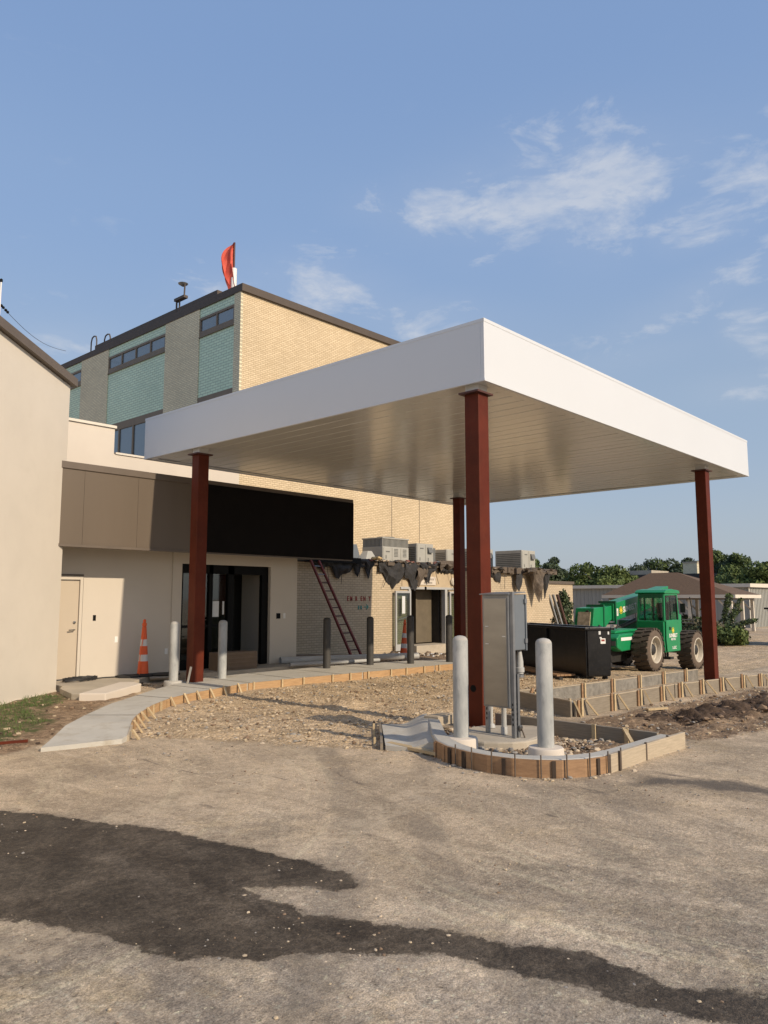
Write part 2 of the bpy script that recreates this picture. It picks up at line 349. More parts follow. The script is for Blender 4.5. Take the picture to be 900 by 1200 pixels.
def text_part(name, s, m, parent, origin, xdir, zdir, size, depth=.004, align='CENTER', bold=0.0, sx=1.0):
    cu = bpy.data.curves.new('t', 'FONT'); cu.body = s; cu.size = size; cu.extrude = depth / 2; cu.align_x = align; cu.offset = bold; cu.resolution_u = 3
    to = bpy.data.objects.new('t', cu); COL.objects.link(to)
    dg = bpy.context.evaluated_depsgraph_get(); me = bpy.data.meshes.new_from_object(to.evaluated_get(dg)); bpy.data.objects.remove(to)
    X = Vector(xdir).normalized(); Y = Vector(zdir).normalized(); Zv = X.cross(Y)
    off = Vector(parent_loc(parent)); O = Vector(origin) - off
    for v in me.vertices: v.co = O + X * v.co.x * sx + Y * v.co.y + Zv * v.co.z
    me.materials.clear(); me.materials.append(m)
    o = bpy.data.objects.new(name, me); COL.objects.link(o); o.parent = parent; return o

# ------------------------------------------------------------------ terrain
def sstep(a, b, x):
    t = np.clip((x - a) / (b - a), 0, 1); return t * t * (3 - 2 * t)
def hbase(x, y):
    """large shape of the yard: falls away to the east behind the canopy"""
    f = -0.05 * np.clip(x - 15.5, 0, 7.5) * sstep(0, 4, np.asarray(y) + 6)
    f = f + 0.27 * sstep(24, 42, x)
    return f
TAR = [(-6, 10.5), (0.6, 8.6), (2.56, 6.42), (2.77, 6.0), (2.89, 5.55), (3.13, 5.12), (3.21, 4.6), (3.32, 4.09), (3.41, 3.7), (3.42, 3.33), (3.3, 3.24), (3.21, 3.26), (3.05, 3.52), (2.84, 3.69), (2.81, 3.53), (2.89, 3.3), (2.82, 3.18), (3.04, 2.77), (3.17, 2.55), (3.27, 2.16), (3.37, 2.03), (3.43, 1.8), (3.41, 1.58), (3.38, 1.45), (3.7, 0.95), (4.4, 0.0), (4.3, -.5), (3.4, .6), (3.34, 1.0), (3.24, 1.23), (3.14, 1.5), (3.14, 1.69), (3.04, 2.01), (2.98, 2.34), (2.79, 2.55), (2.62, 2.77), (2.32, 2.97), (2.08, 3.3), (2.01, 3.73), (1.89, 4.04), (1.74, 4.3), (-2, 6.5), (-6, 8.5)]
GRAVEL = [(4.45, 8.75), (4.95, 8.55), (5.45, 7.6), (5.85, 6.9), (6.2, 6.2), (6.42, 5.72), (6.9, 5.9), (7.9, 6.7), (8.5, 6.5), (9.0, 5.6), (9.9, 5.6), (10.3, 6.9), (16, 6.2), (19, 7), (40, 8), (42, 12), (30, 15), (24, 17.6), (15, 17.6), (14.7, 13.4), (16.5, 11.0), (14.69, 11.3), (9.96, 11.5), (8.0, 11.2), (6.43, 10.16), (5.17, 9.15)]
EXCAV = [(9.2, 5.2), (12.4, 4.9), (16.2, 4.45), (20, 4.2), (20, 3.3), (15, 3.2), (12.5, 3.1), (11.0, 3.0), (10.0, 3.2), (8.9, 3.65), (8.55, 4.2), (8.6, 5.0)]
CLODS = [(10.0, 4.55), (11.2, 4.45), (13.2, 4.2), (14.5, 3.9), (12.7, 3.55), (11.4, 3.65), (10.3, 4.0)]
GRASS = [(4.9, 12.55), (5.9, 13.2), (6.1, 12.7), (5.2, 11.7), (4.9, 11.0), (4.7, 10.3), (4.3, 9.9), (3.4, 9.2), (1.5, 9.6), (0, 12)]
LEFTDIRT = [(6.25, 13.6), (7.3, 12.9), (7.0, 12.2), (5.9, 11.3), (4.9, 10.1), (4.0, 8.9), (2.9, 8.4), (0, 9.6), (0, 14), (4, 13)]
ISLAND = [(7.75, 6.2), (7.32, 5.86), (6.92, 5.46), (6.6, 5.09), (6.40, 4.72), (6.37, 4.5), (6.46, 4.19), (6.66, 3.86), (6.95, 3.73), (7.2, 3.66), (8.34, 3.56), (8.36, 5.9)]
WET = [(6.7, 3.15), (7.1, 3.1), (7.5, 2.5), (7.3, 1.8), (7.1, 2.2), (7.0, 2.7)]
DIRTB = [(14.7, 13.3), (13, 13.2), (9, 13.4), (9.4, 12.9), (12, 12.85), (15.5, 12.6), (17, 12.2), (22, 15), (22, 17.6), (14, 17.6), (14, 14.8)]
def sdf(poly, X, Y):
    d = np.full(X.shape, 1e9); ins = np.zeros(X.shape, bool); n = len(poly)
    for i in range(n):
        x0, y0 = poly[i]; x1, y1 = poly[(i + 1) % n]
        ex, ey = x1 - x0, y1 - y0; wx, wy = X - x0, Y - y0
        t = np.clip((wx * ex + wy * ey) / (ex * ex + ey * ey + 1e-12), 0, 1)
        d = np.minimum(d, np.hypot(wx - ex * t, wy - ey * t))
        c = (y0 > Y) != (y1 > Y)
        xi = ex * (Y - y0) / (ey if abs(ey) > 1e-9 else 1e-9) + x0
        ins ^= c & (X < xi)
    return np.where(ins, d, -d)          # positive inside
def vnoise(X, Y, s, seed=0):
    o = np.empty(X.size); xf = (X * s).ravel(); yf = (Y * s).ravel()
    for i in range(X.size): o[i] = mn.noise((xf[i], yf[i], seed * 7.3))
    return o.reshape(X.shape)
def axis(lo, hi, step, far, grow=1.25):
    a = list(np.arange(lo, hi + 1e-6, step)); st = step; x = hi
    while x < far: st *= grow; x += st; a.append(x)
    st = step; x = lo
    while x > -far: st *= grow; x -= st; a.insert(0, x)
    return np.array(a)
gx = axis(1.2, 13.0, .055, 900); gy = axis(0.6, 12.6, .055, 900)
X, Y = np.meshgrid(gx, gy, indexing='ij')
sd = {k: sdf(p, X, Y) for k, p in dict(tar=TAR, gravel=GRAVEL, excav=EXCAV, clods=CLODS, grass=GRASS, left=LEFTDIRT, island=ISLAND, wet=WET, dirtb=DIRTB).items()}
near = sstep(60, 25, np.hypot(X, Y))
n1 = vnoise(X, Y, .55, 1); n2 = vnoise(X, Y, 3.1, 2); n3 = vnoise(X, Y, 9.0, 3)
gm = lambda k, wd=.25: sstep(-wd, wd, sd[k])
Zg = hbase(X, Y) + near * (.012 * n1 + .003 * n2)
Zg += near * gm('gravel') * (.018 * n2 + .022 * n3 - .012)
Zg += gm('excav', .3) * (.05 * n2 + .035 * n3 + .01) + gm('clods', .25) * (.045 + .06 * n2 + .05 * n3)
Zg += gm('left') * (.03 * n2 + .02) + gm('island', .12) * (.0 + .045 * n2 + .045 * n3)
Zg += gm('dirtb', .2) * (.02 * n2)
# spoil humps on the gravel, earth along the forms
for hx, hy, hr, hh in [(8.68, 8.65, .28, .11), (7.75, 7.75, .25, .04), (5.6, 7.9, .4, .03), (7.75, 5.15, .35, .05), (7.95, 3.95, .35, .09), (8.0, 5.5, .3, .05), (21.5, 16.9, 1.0, .12), (13.4, 7.6, .6, .05)]:
    Zg += hh * np.exp(-((X - hx) ** 2 + (Y - hy) ** 2) / hr ** 2) * (1 + .5 * n3)
def build_ground():
    nx, ny = X.shape
    vs = np.stack([X, Y, Zg], -1).reshape(-1, 3)
    idx = np.arange(nx * ny).reshape(nx, ny)
    fs = np.stack([idx[:-1, :-1], idx[1:, :-1], idx[1:, 1:], idx[:-1, 1:]], -1).reshape(-1, 4)
    me = bpy.data.meshes.new('ground'); me.from_pydata(vs.tolist(), [], fs.tolist())
    me.polygons.foreach_set('use_smooth', [True] * len(me.polygons))
    def attr(nm, a):
        at = me.attributes.new(nm, 'FLOAT', 'POINT'); at.data.foreach_set('value', np.clip(a, -2, 2).astype(np.float32).ravel())
    for k in ('tar', 'gravel', 'wet', 'grass'): attr(k, sd[k])
    attr('dirt', np.maximum.reduce([sd['excav'], sd['left'], sd['island'], sd['dirtb']])); attr('clods', sd['clods'])
    me.materials.append(ground_mat())
    o = bpy.data.objects.new('ground', me); COL.objects.link(o); o['kind'] = 'structure'
def ground_mat():
    m = bpy.data.materials.new('yard_ground'); m.use_nodes = True; t = m.node_tree; N = t.nodes; L = t.links
    p = N['Principled BSDF']; pos = N.new('ShaderNodeNewGeometry').outputs['Position']
    def noise(sc, det=8, ro=.6, dist=0., stretch=None, rot=0):
        v = pos
        if stretch:
            mm = N.new('ShaderNodeMapping'); mm.inputs['Scale'].default_value = stretch; mm.inputs['Rotation'].default_value = (0, 0, rot); L.new(pos, mm.inputs[0]); v = mm.outputs[0]
        n = N.new('ShaderNodeTexNoise'); n.inputs['Scale'].default_value = sc; n.inputs['Detail'].default_value = det; n.inputs['Roughness'].default_value = ro; n.inputs['Distortion'].default_value = dist
        L.new(v, n.inputs['Vector']); return n.outputs['Fac']
    def math_(op, a, b=None, clamp=False):
        n = N.new('ShaderNodeMath'); n.operation = op; n.use_clamp = clamp
        for i, v in enumerate((a, b)):
            if v is None: continue
            if isinstance(v, (int, float)): n.inputs[i].default_value = v
            else: L.new(v, n.inputs[i])
        return n.outputs[0]
    def rng(v, a, b, c=0., d=1.):
        n = N.new('ShaderNodeMapRange'); n.interpolation_type = 'SMOOTHSTEP'
        n.inputs['From Min'].default_value = a; n.inputs['From Max'].default_value = b; n.inputs['To Min'].default_value = c; n.inputs['To Max'].default_value = d
        L.new(v, n.inputs['Value']); return n.outputs[0]
    def mix(f, a, b, bt='MIX'):
        n = N.new('ShaderNodeMix'); n.data_type = 'RGBA'; n.blend_type = bt
        for k, v in (('Factor', f), ('A', a), ('B', b)):
            if isinstance(v, tuple): n.inputs[k].default_value = (*v, 1)
            elif isinstance(v, (int, float)): n.inputs[k].default_value = v
            else: L.new(v, n.inputs[k])
        return n.outputs['Result']
    def att(k):
        a = N.new('ShaderNodeAttribute'); a.attribute_name = k; return a.outputs['Fac']
    def mask(k, namp, nsc, wd, bias=0.):
        e = math_('ADD', att(k), math_('MULTIPLY', math_('SUBTRACT', noise(nsc, 9, .68), .5), namp))
        return rng(e, bias - wd, bias + wd)
    big = noise(.5, 7, .55); mid = noise(2.3, 9, .66, .6); fine = noise(22, 6, .72); grain = noise(120, 3, .8)
    streak = noise(2.0, 9, .62, 1.2, (1.0, .22, 1), R(-38)); streak2 = noise(3.4, 8, .6, .8, (.22, 1.5, 1), R(20))
    # scrapes left by machines turning: noise laid out on rings about two turning centres
    def rings(cx_, cy_, fr, fa, lo, hi, rmin, rmax):
        sp = N.new('ShaderNodeSeparateXYZ'); L.new(pos, sp.inputs[0])
        dx = math_('SUBTRACT', sp.outputs[0], cx_); dy = math_('SUBTRACT', sp.outputs[1], cy_)
        r_ = math_('SQRT', math_('ADD', math_('MULTIPLY', dx, dx), math_('MULTIPLY', dy, dy))); an = math_('ARCTAN2', dy, dx)
        c_ = N.new('ShaderNodeCombineXYZ'); L.new(math_('MULTIPLY', r_, fr), c_.inputs[0]); L.new(math_('MULTIPLY', an, fa), c_.inputs[1])
        n = N.new('ShaderNodeTexNoise'); n.inputs['Scale'].default_value = 1; n.inputs['Detail'].default_value = 5; n.inputs['Roughness'].default_value = .65; n.inputs['Distortion'].default_value = .3
        L.new(c_.outputs[0], n.inputs['Vector'])
        k = math_('MULTIPLY', rng(r_, rmin, rmin + .3), rng(r_, rmax, rmax - .5))
        return math_('MULTIPLY', rng(n.outputs['Fac'], lo, hi), k)
    arc1 = math_('MULTIPLY', rings(3.3, 3.75, 75, 2.2, .57, .70, .35, 2.3), rng(noise(2.2, 5, .6), .42, .62)); arc2 = rings(6.4, 2.2, 13, 1.2, .52, .66, .8, 3.4); arc3 = rings(1.2, 8.2, 9, 1.1, .52, .66, 1.2, 5.5)
    # compacted dusty asphalt
    base = mix(rng(big, .36, .66), (0.300, 0.254, 0.207), (0.462, 0.369, 0.272))
    base = mix(rng(mid, .42, .72), base, (0.535, 0.429, 0.316))
    base = mix(math_('MULTIPLY', rng(streak, .56, .74), .55), base, (0.620, 0.543, 0.421))
    base = mix(math_('MULTIPLY', rng(streak2, .55, .75), .45), base, (0.219, 0.190, 0.162))
    base = mix(math_('MULTIPLY', rng(noise(6.5, 9, .7, .5), .60, .72), .5), base, (0.194, 0.170, 0.146))
    base = mix(math_('MULTIPLY', rng(fine, .56, .70), .60), base, (0.620, 0.616, 0.486))
    base = mix(math_('MULTIPLY', rng(fine, .45, .28), .65), base, (0.162, 0.138, 0.113))
    base = mix(math_('MULTIPLY', rng(grain, .66, .8), .35), base, (0.620, 0.620, 0.551))
    base = mix(math_('MULTIPLY', math_('MAXIMUM', arc2, arc3), .55), base, (0.660, 0.583, 0.417))
    chip = N.new('ShaderNodeTexVoronoi'); chip.inputs['Scale'].default_value = 24
    wn = N.new('ShaderNodeTexNoise'); wn.inputs['Scale'].default_value = 26; wn.inputs['Detail'].default_value = 4; L.new(pos, wn.inputs['Vector'])
    wa = N.new('ShaderNodeVectorMath'); wa.operation = 'SCALE'; wa.inputs['Scale'].default_value = .085; L.new(wn.outputs['Color'], wa.inputs[0])
    wb = N.new('ShaderNodeVectorMath'); wb.operation = 'ADD'; L.new(pos, wb.inputs[0]); L.new(wa.outputs[0], wb.inputs[1]); L.new(wb.outputs[0], chip.inputs['Vector'])
    cs = N.new('ShaderNodeSeparateColor'); L.new(chip.outputs['Color'], cs.inputs[0])
    cm = math_('MULTIPLY', rng(chip.outputs['Distance'], .34, .18), rng(cs.outputs[0], .80, .84)); 
    base = mix(math_('MULTIPLY', cm, .7), base, (0.660, 0.605, 0.427))
    cd = math_('MULTIPLY', rng(chip.outputs['Distance'], .26, .16), rng(cs.outputs[1], .84, .88))
    base = mix(math_('MULTIPLY', cd, .75), base, (0.102, 0.083, 0.058))
    patch = noise(.95, 9, .74, .4, None)
    base = mix(math_('MULTIPLY', rng(patch, .53, .66), .60), base, (0.565, 0.440, 0.276))
    base = mix(math_('MULTIPLY', rng(patch, .46, .36), .55), base, (0.243, 0.204, 0.150))
    mott = noise(13, 8, .78, .3)
    grit = noise(60, 5, .85)
    base = mix(math_('MULTIPLY', rng(grit, .44, .34), .65), base, (.14, .115, .09))
    base = mix(math_('MULTIPLY', rng(grit, .57, .68), .5), base, (.66, .58, .46))
    base = mix(math_('MULTIPLY', rng(mott, .50, .36), .55), base, (.20, .165, .13))
    base = mix(math_('MULTIPLY', rng(mott, .54, .68), .55), base, (.62, .525, .405))
    sp0 = N.new('ShaderNodeSeparateXYZ'); L.new(pos, sp0.inputs[0])
    far = math_('ADD', math_('MULTIPLY', sp0.outputs[0], .74), math_('MULTIPLY', sp0.outputs[1], .67))
    far = rng(math_('ADD', far, math_('MULTIPLY', noise(.7, 8, .66, .5), 5.0)), 5.6, 9.2)
    base = mix(math_('MULTIPLY', far, .62), base, (.455, .35, .24))
    base = mix(math_('MULTIPLY', rng(noise(2.6, 10, .75, 1.0, (1.0, .35, 1), R(-30)), .55, .66), .5), base, (.58, .47, .345))
    sc1 = noise(5.5, 7, .7, 2.2, (.16, 1.6, 1), R(-48)); sc2 = noise(4.5, 7, .7, 2.6, (.14, 1.5, 1), R(14))
    base = mix(math_('MULTIPLY', rng(sc1, .665, .72), .65), base, (.66, .58, .46))
    base = mix(math_('MULTIPLY', rng(sc2, .665, .72), .60), base, (.66, .57, .44))
    # crushed-stone fill
    vor = N.new('ShaderNodeTexVoronoi'); vor.inputs['Scale'].default_value = 30; L.new(pos, vor.inputs['Vector'])
    vs = N.new('ShaderNodeSeparateColor'); L.new(vor.outputs['Color'], vs.inputs[0])
    gr = mix(rng(mid, .35, .65), (0.396, 0.294, 0.180), (0.516, 0.390, 0.246))
    gr = mix(math_('MULTIPLY', rng(vs.outputs[0], .72, .95), .55), gr, (0.672, 0.552, 0.396))
    gr = mix(math_('MULTIPLY', rng(vs.outputs[1], .75, 1.), .5), gr, (0.216, 0.156, 0.102))
    gr = mix(math_('MULTIPLY', rng(fine, .35, .25), .5), gr, (0.180, 0.132, 0.090))
    gr = mix(math_('MULTIPLY', rng(noise(1.3, 8, .7), .52, .66), .55), gr, (.30, .225, .15))
    gr = mix(math_('MULTIPLY', rng(big, .52, .68), .30), gr, (0.324, 0.264, 0.198))
    # loose earth
    di = mix(rng(mid, .35, .65), (.20, .135, .082), (.31, .22, .14))
    di = mix(math_('MULTIPLY', rng(fine, .5, .7), .45), di, (.40, .31, .21))
    di = mix(math_('MULTIPLY', rng(fine, .45, .30), .6), di, (.09, .06, .04))
    cl = mix(rng(fine, .35, .65), (.05, .033, .022), (.12, .08, .052))
    # fresh dark asphalt sweepings, thin in places
    ta = mix(rng(noise(1.6, 9, .7, .8), .34, .68), (.054, .041, .028), (.118, .094, .067))
    ta = mix(math_('MULTIPLY', rng(streak, .50, .74), .40), ta, (.16, .132, .10))
    ta = mix(math_('MULTIPLY', rng(noise(34, 6, .8), .42, .30), .6), ta, (.022, .017, .013))
    ta = mix(math_('MULTIPLY', rng(fine, .58, .72), .45), ta, (.22, .18, .135))
    ta = mix(math_('MULTIPLY', rng(grain, .60, .8), .35), ta, (.14, .12, .10))
    def gain(c, a, b_, d, e):
        n = rng(a, b_, 1 - b_, d, e); k = N.new('ShaderNodeCombineColor')
        for i in range(3): L.new(n, k.inputs[i])
        return mix(1., c, k.outputs[0], 'MULTIPLY')
    w1 = noise(1.7, 10, .72, .6, (1, .6, 1), R(-25)); w2 = noise(6.5, 9, .8, .3); w3 = noise(28, 6, .85); w4 = noise(90, 3, .9)
    wp = noise(.95, 10, .68, .9, (1, .5, 1), R(-30)); base = gain(base, wp, .38, .80, 1.18); base = gain(base, w1, .36, .92, 1.12); base = gain(base, w2, .40, .95, 1.08); base = gain(base, w3, .40, .86, 1.16); base = gain(base, w4, .42, .78, 1.24)
    gr = gain(gr, w1, .40, .95, 1.18); gr = gain(gr, w2, .40, .86, 1.2); gr = gain(gr, w4, .40, .80, 1.25)
    di = gain(di, w2, .40, .70, 1.25); di = gain(di, w3, .40, .70, 1.3)
    ta = gain(ta, w1, .40, .78, 1.15); ta = gain(ta, w2, .40, .82, 1.15); ta = gain(ta, w3, .40, .70, 1.3); ta = gain(ta, w4, .40, .75, 1.3)
    def wheel_track(cx_, cy_, r0, wd):
        dx = math_('SUBTRACT', sp0.outputs[0], cx_); dy = math_('SUBTRACT', sp0.outputs[1], cy_)
        r_ = math_('SQRT', math_('ADD', math_('MULTIPLY', dx, dx), math_('MULTIPLY', dy, dy)))
        q = math_('ABSOLUTE', math_('SUBTRACT', math_('ADD', r_, math_('MULTIPLY', w2, .06)), r0))
        return rng(q, wd, wd * .55)
    tr_ = math_('MAXIMUM', wheel_track(-7, 15, 15.6, .17), wheel_track(-7, 15, 17.3, .17))
    tr_ = math_('MAXIMUM', tr_, math_('MAXIMUM', wheel_track(14, -6, 12.0, .15), wheel_track(14, -6, 13.6, .15)))
    base = mix(math_('MULTIPLY', math_('MULTIPLY', tr_, rng(w1, .40, .58)), .38), base, (.19, .16, .13))
    tr2 = math_('MAXIMUM', wheel_track(2, 14, 10.2, .22), wheel_track(2, 14, 8.6, .22))
    base = mix(math_('MULTIPLY', math_('MULTIPLY', tr2, rng(w2, .42, .58)), .42), base, (.60, .49, .36))
    base = mix(1., base, (.97, .975, .95), 'MULTIPLY')
    col = base
    col = mix(mask('gravel', .55, 2.2, .10), col, gr)
    col = mix(mask('dirt', .45, 2.6, .08), col, di)
    col = mix(mask('clods', .6, 4, .08), col, cl)
    gmask = mask('grass', .9, 2.5, .12, -.05)
    col = mix(math_('MULTIPLY', gmask, rng(noise(5, 6, .7), .36, .56)), col, (.085, .095, .035))
    col = mix(math_('MULTIPLY', mask('wet', .5, 3, .10), .8), col, (.085, .075, .066))
    te = math_('ADD', att('tar'), math_('MULTIPLY', math_('SUBTRACT', noise(6.0, 9, .72), .5), .27))
    te = math_('ADD', te, math_('MULTIPLY', math_('SUBTRACT', w3, .5), .14)); te = math_('ADD', te, math_('MULTIPLY', math_('SUBTRACT', w4, .5), .07))
    tm = rng(te, -.008, .012)
    halo = math_('MULTIPLY', rng(math_('ADD', att('tar'), math_('MULTIPLY', noise(9, 8, .8), .28)), .02, .20), .40)
    col = mix(halo, col, (.10, .083, .068))
    col = mix(math_('MULTIPLY', tm, rng(noise(7, 9, .75), .30, .42, .45, 1)), col, ta)
    col = mix(math_('MULTIPLY', math_('MULTIPLY', arc1, tm), .42), col, (.27, .225, .175))
    # a handful of isolated dark smears left by tyres
    sm = math_('MULTIPLY', rng(noise(1.15, 6, .6, 1.5, (1.6, .5, 1), R(25)), .645, .71), .55)
    col = mix(math_('MULTIPLY', sm, math_('SUBTRACT', 1., mask('gravel', .4, 3, .1))), col, (.085, .072, .06))
    L.new(col, p.inputs['Base Color'])
    rr = mix(tm, (.93, .93, .93), (.62, .62, .62)); L.new(rr, p.inputs['Roughness'])
    p.inputs['Specular IOR Level'].default_value = .25
    h = math_('ADD', math_('MULTIPLY', fine, .7), math_('MULTIPLY', grain, .35))
    h = math_('ADD', h, math_('MULTIPLY', mid, 1.2))
    h = math_('ADD', h, math_('MULTIPLY', math_('MULTIPLY', vor.outputs['Distance'], mask('gravel', .5, 2.2, .1)), -1.1))
    h = math_('ADD', h, math_('MULTIPLY', tm, .35))
    b = N.new('ShaderNodeBump'); b.inputs['Strength'].default_value = .8; b.inputs['Distance'].default_value = .026
    L.new(h, b.inputs['Height']); L.new(b.outputs[0], p.inputs['Normal'])
    return m
build_ground()
def H(x, y): return float(hbase(np.float64(x), np.float64(y)))

# ------------------------------------------------------------------ sidewalk (structure)
OUT = [(4.62, 8.30), (4.79, 8.44), (5.12, 8.98), (5.44, 9.42), (6.05, 10.08), (6.71, 10.63), (7.3, 10.92), (7.82, 11.10), (8.4, 11.32), (8.88, 11.43), (9.96, 11.42), (11.17, 11.36), (12.58, 11.28), (14.69, 11.22), (16.6, 11.1)]
INN = [(3.78, 8.50), (4.0, 8.8), (4.45, 9.35), (4.98, 9.92), (5.75, 10.7), (6.52, 11.31), (7.1, 11.8), (7.69, 12.19), (8.1, 12.55), (8.9, 12.85), (10, 12.95), (11.2, 12.98), (12.6, 12.95), (14.69, 12.6), (16.6, 12.3)]
def wz(x, y): return H(x, y) + .045 + .075 * float(sstep(0, 1.5, (x - 4.2) + (y - 8.4)))
def sidewalk():
    b = MB(); n = len(OUT)
    for i in range(n - 1):
        g = 0.0
        q = [OUT[i], OUT[i + 1], INN[i + 1], INN[i]]
        b.hexa([(x, y, H(x, y) - .1) for x, y in q], [(x, y, wz(x, y)) for x, y in q])
    me = b.build('sidewalk', M['walk']); me['kind'] = 'structure'
    # tooled joints as shallow raised-edge gaps are read as thin dark lines
    j = MB()
    for i in (3, 5, 7, 9, 10, 11, 12):
        a = Vector((*OUT[i], 0)); c = Vector((*INN[i], 0)); 
        j.beam((a.x, a.y, wz(*OUT[i]) + .001), (c.x, c.y, wz(*INN[i]) + .001), .012, .004)
    o = j.build('pavement_joint', M['form_dark']); o['kind'] = 'structure'
sidewalk()
b = MB(); b.prism([(9.15, 13.6), (12.7, 13.6), (12.7, 14.46), (9.15, 14.46)], -.1, .12); o = b.build('entrance_paving', M['slab']); o['kind'] = 'structure'
b = MB(); b.prism([(6.35, 13.55), (6.15, 13.2), (5.95, 12.35), (6.15, 11.95), (7.2, 12.5), (7.6, 13.3), (8.35, 14.0), (8.4, 14.46), (6.4, 14.46)], -.1, .115); o = b.build('door_paving', M['slab'], bevel=.01); o['kind'] = 'structure'
b = MB(); b.prism([(5.9, 12.0), (6.2, 11.7), (7.35, 12.6), (7.4, 12.95), (7.2, 13.1)], .0, .150)
tag(b.build('concrete_slab', M['stucco2'], bevel=.015), 'low pale broken concrete slab lying before the beige side door', 'slab')

# edge form boards of the sidewalk
def board_run(pts, th, z0f, z1f, side=1):
    """closed strip of board following pts; th outwards (to the right of travel * side)"""
    b = MB(); P = [Vector((p[0], p[1], 0)) for p in pts]
    nrm = []
    for i in range(len(P)):
        d = (P[min(i + 1, len(P) - 1)] - P[max(i - 1, 0)]).normalized(); nrm.append(Vector((d.y, -d.x, 0)) * side)
    n = len(P); vs = []
    for i in range(n):
        a = P[i]; c = P[i] + nrm[i] * th
        vs += [(a.x, a.y, z0f(a.x, a.y)), (c.x, c.y, z0f(c.x, c.y)), (c.x, c.y, z1f(c.x, c.y)), (a.x, a.y, z1f(a.x, a.y))]
    fs = [(4 * i + k, 4 * i + (k + 1) % 4, 4 * i + 4 + (k + 1) % 4, 4 * i + 4 + k) for i in range(n - 1) for k in range(4)]
    fs += [(3, 2, 1, 0), (4 * n - 4, 4 * n - 3, 4 * n - 2, 4 * n - 1)]
    b.add(vs, fs); return b, P, nrm
def resample(pts, s0, s1, step=.25):
    P = [Vector((*p, 0)) for p in pts]; cum = [0]
    for i in range(len(P) - 1): cum.append(cum[-1] + (P[i + 1] - P[i]).length)
    s1 = cum[-1] if s1 is None else min(s1, cum[-1]); out = []; k = max(2, int((s1 - s0) / step) + 1)
    for j in range(k):
        s = s0 + (s1 - s0) * j / (k - 1); i = 0
        while i < len(P) - 2 and cum[i + 1] < s: i += 1
        t = (s - cum[i]) / (cum[i + 1] - cum[i]); q = P[i].lerp(P[i + 1], t); out.append((q.x, q.y))
    return out
def stake_on(parent, x, y, nx_, ny_, ztop, kind, gh, mname='lumber', wd=.035):
    b = MB(); g = gh(x + nx_ * .1, y + ny_ * .1)
    if kind == 'v':
        b.beam((x + nx_ * .02, y + ny_ * .02, g - .08), (x + nx_ * .02, y + ny_ * .02, ztop), wd, .025, up=(nx_, ny_, 0))
    else:
        L_ = .12 + .07 * random.random(); k_ = random.uniform(-.02, .10); sx = -ny_ * -k_; sy = nx_ * -k_
        b.beam((x + nx_ * L_ + sx, y + ny_ * L_ + sy, g - .06), (x + nx_ * .01, y + ny_ * .01, ztop + .01), wd, .022, up=(0, 0, 1))
    b.build('stake', M[mname], parent)
segs = [(.15, .62, 'form_pale', 'short pale board closing the near end of the sidewalk'),
        (.66, 2.9, 'form', 'orange form board round the curve of the sidewalk, nearest to the camera'),
        (2.94, 5.35, 'form', 'orange form board round the sidewalk bend before the left red column'),
        (5.40, 8.3, 'form', 'orange form board between the sidewalk bend and the ladder'),
        (8.34, 10.6, 'form', 'orange form board below the two middle dark bollards'),
        (10.64, 12.9, 'form', 'orange form board at the far end of the sidewalk by the open doors')]
for s0, s1, mm, lab in segs:
    pts = resample(OUT, s0, s1)
    c0 = pts[len(pts) // 2]
    t = thing('form_board', (c0[0], c0[1], H(*c0)), lab, 'form board', 'form boards edging the sidewalk')
    b, P, nrm = board_run(pts, .022, lambda x, y: H(x, y) - .05, lambda x, y: wz(x, y) + .004)
    b.build('board', M[mm], t)
    s = s0 + .12
    bent = s0 < 5
    while s < s1 - .08:
        q = resample(OUT, s, s + .02, .02); d = Vector((q[1][0] - q[0][0], q[1][1] - q[0][1], 0)).normalized(); nn = Vector((d.y, -d.x))
        stake_on(t, q[0][0] + nn.x * .022, q[0][1] + nn.y * .022, nn.x, nn.y, wz(*q[0]) + .02, 'd' if bent and random.random() < .7 else 'v', H)
        s += (.33 + .14 * random.random()) if bent else (.45 + .3 * random.random())

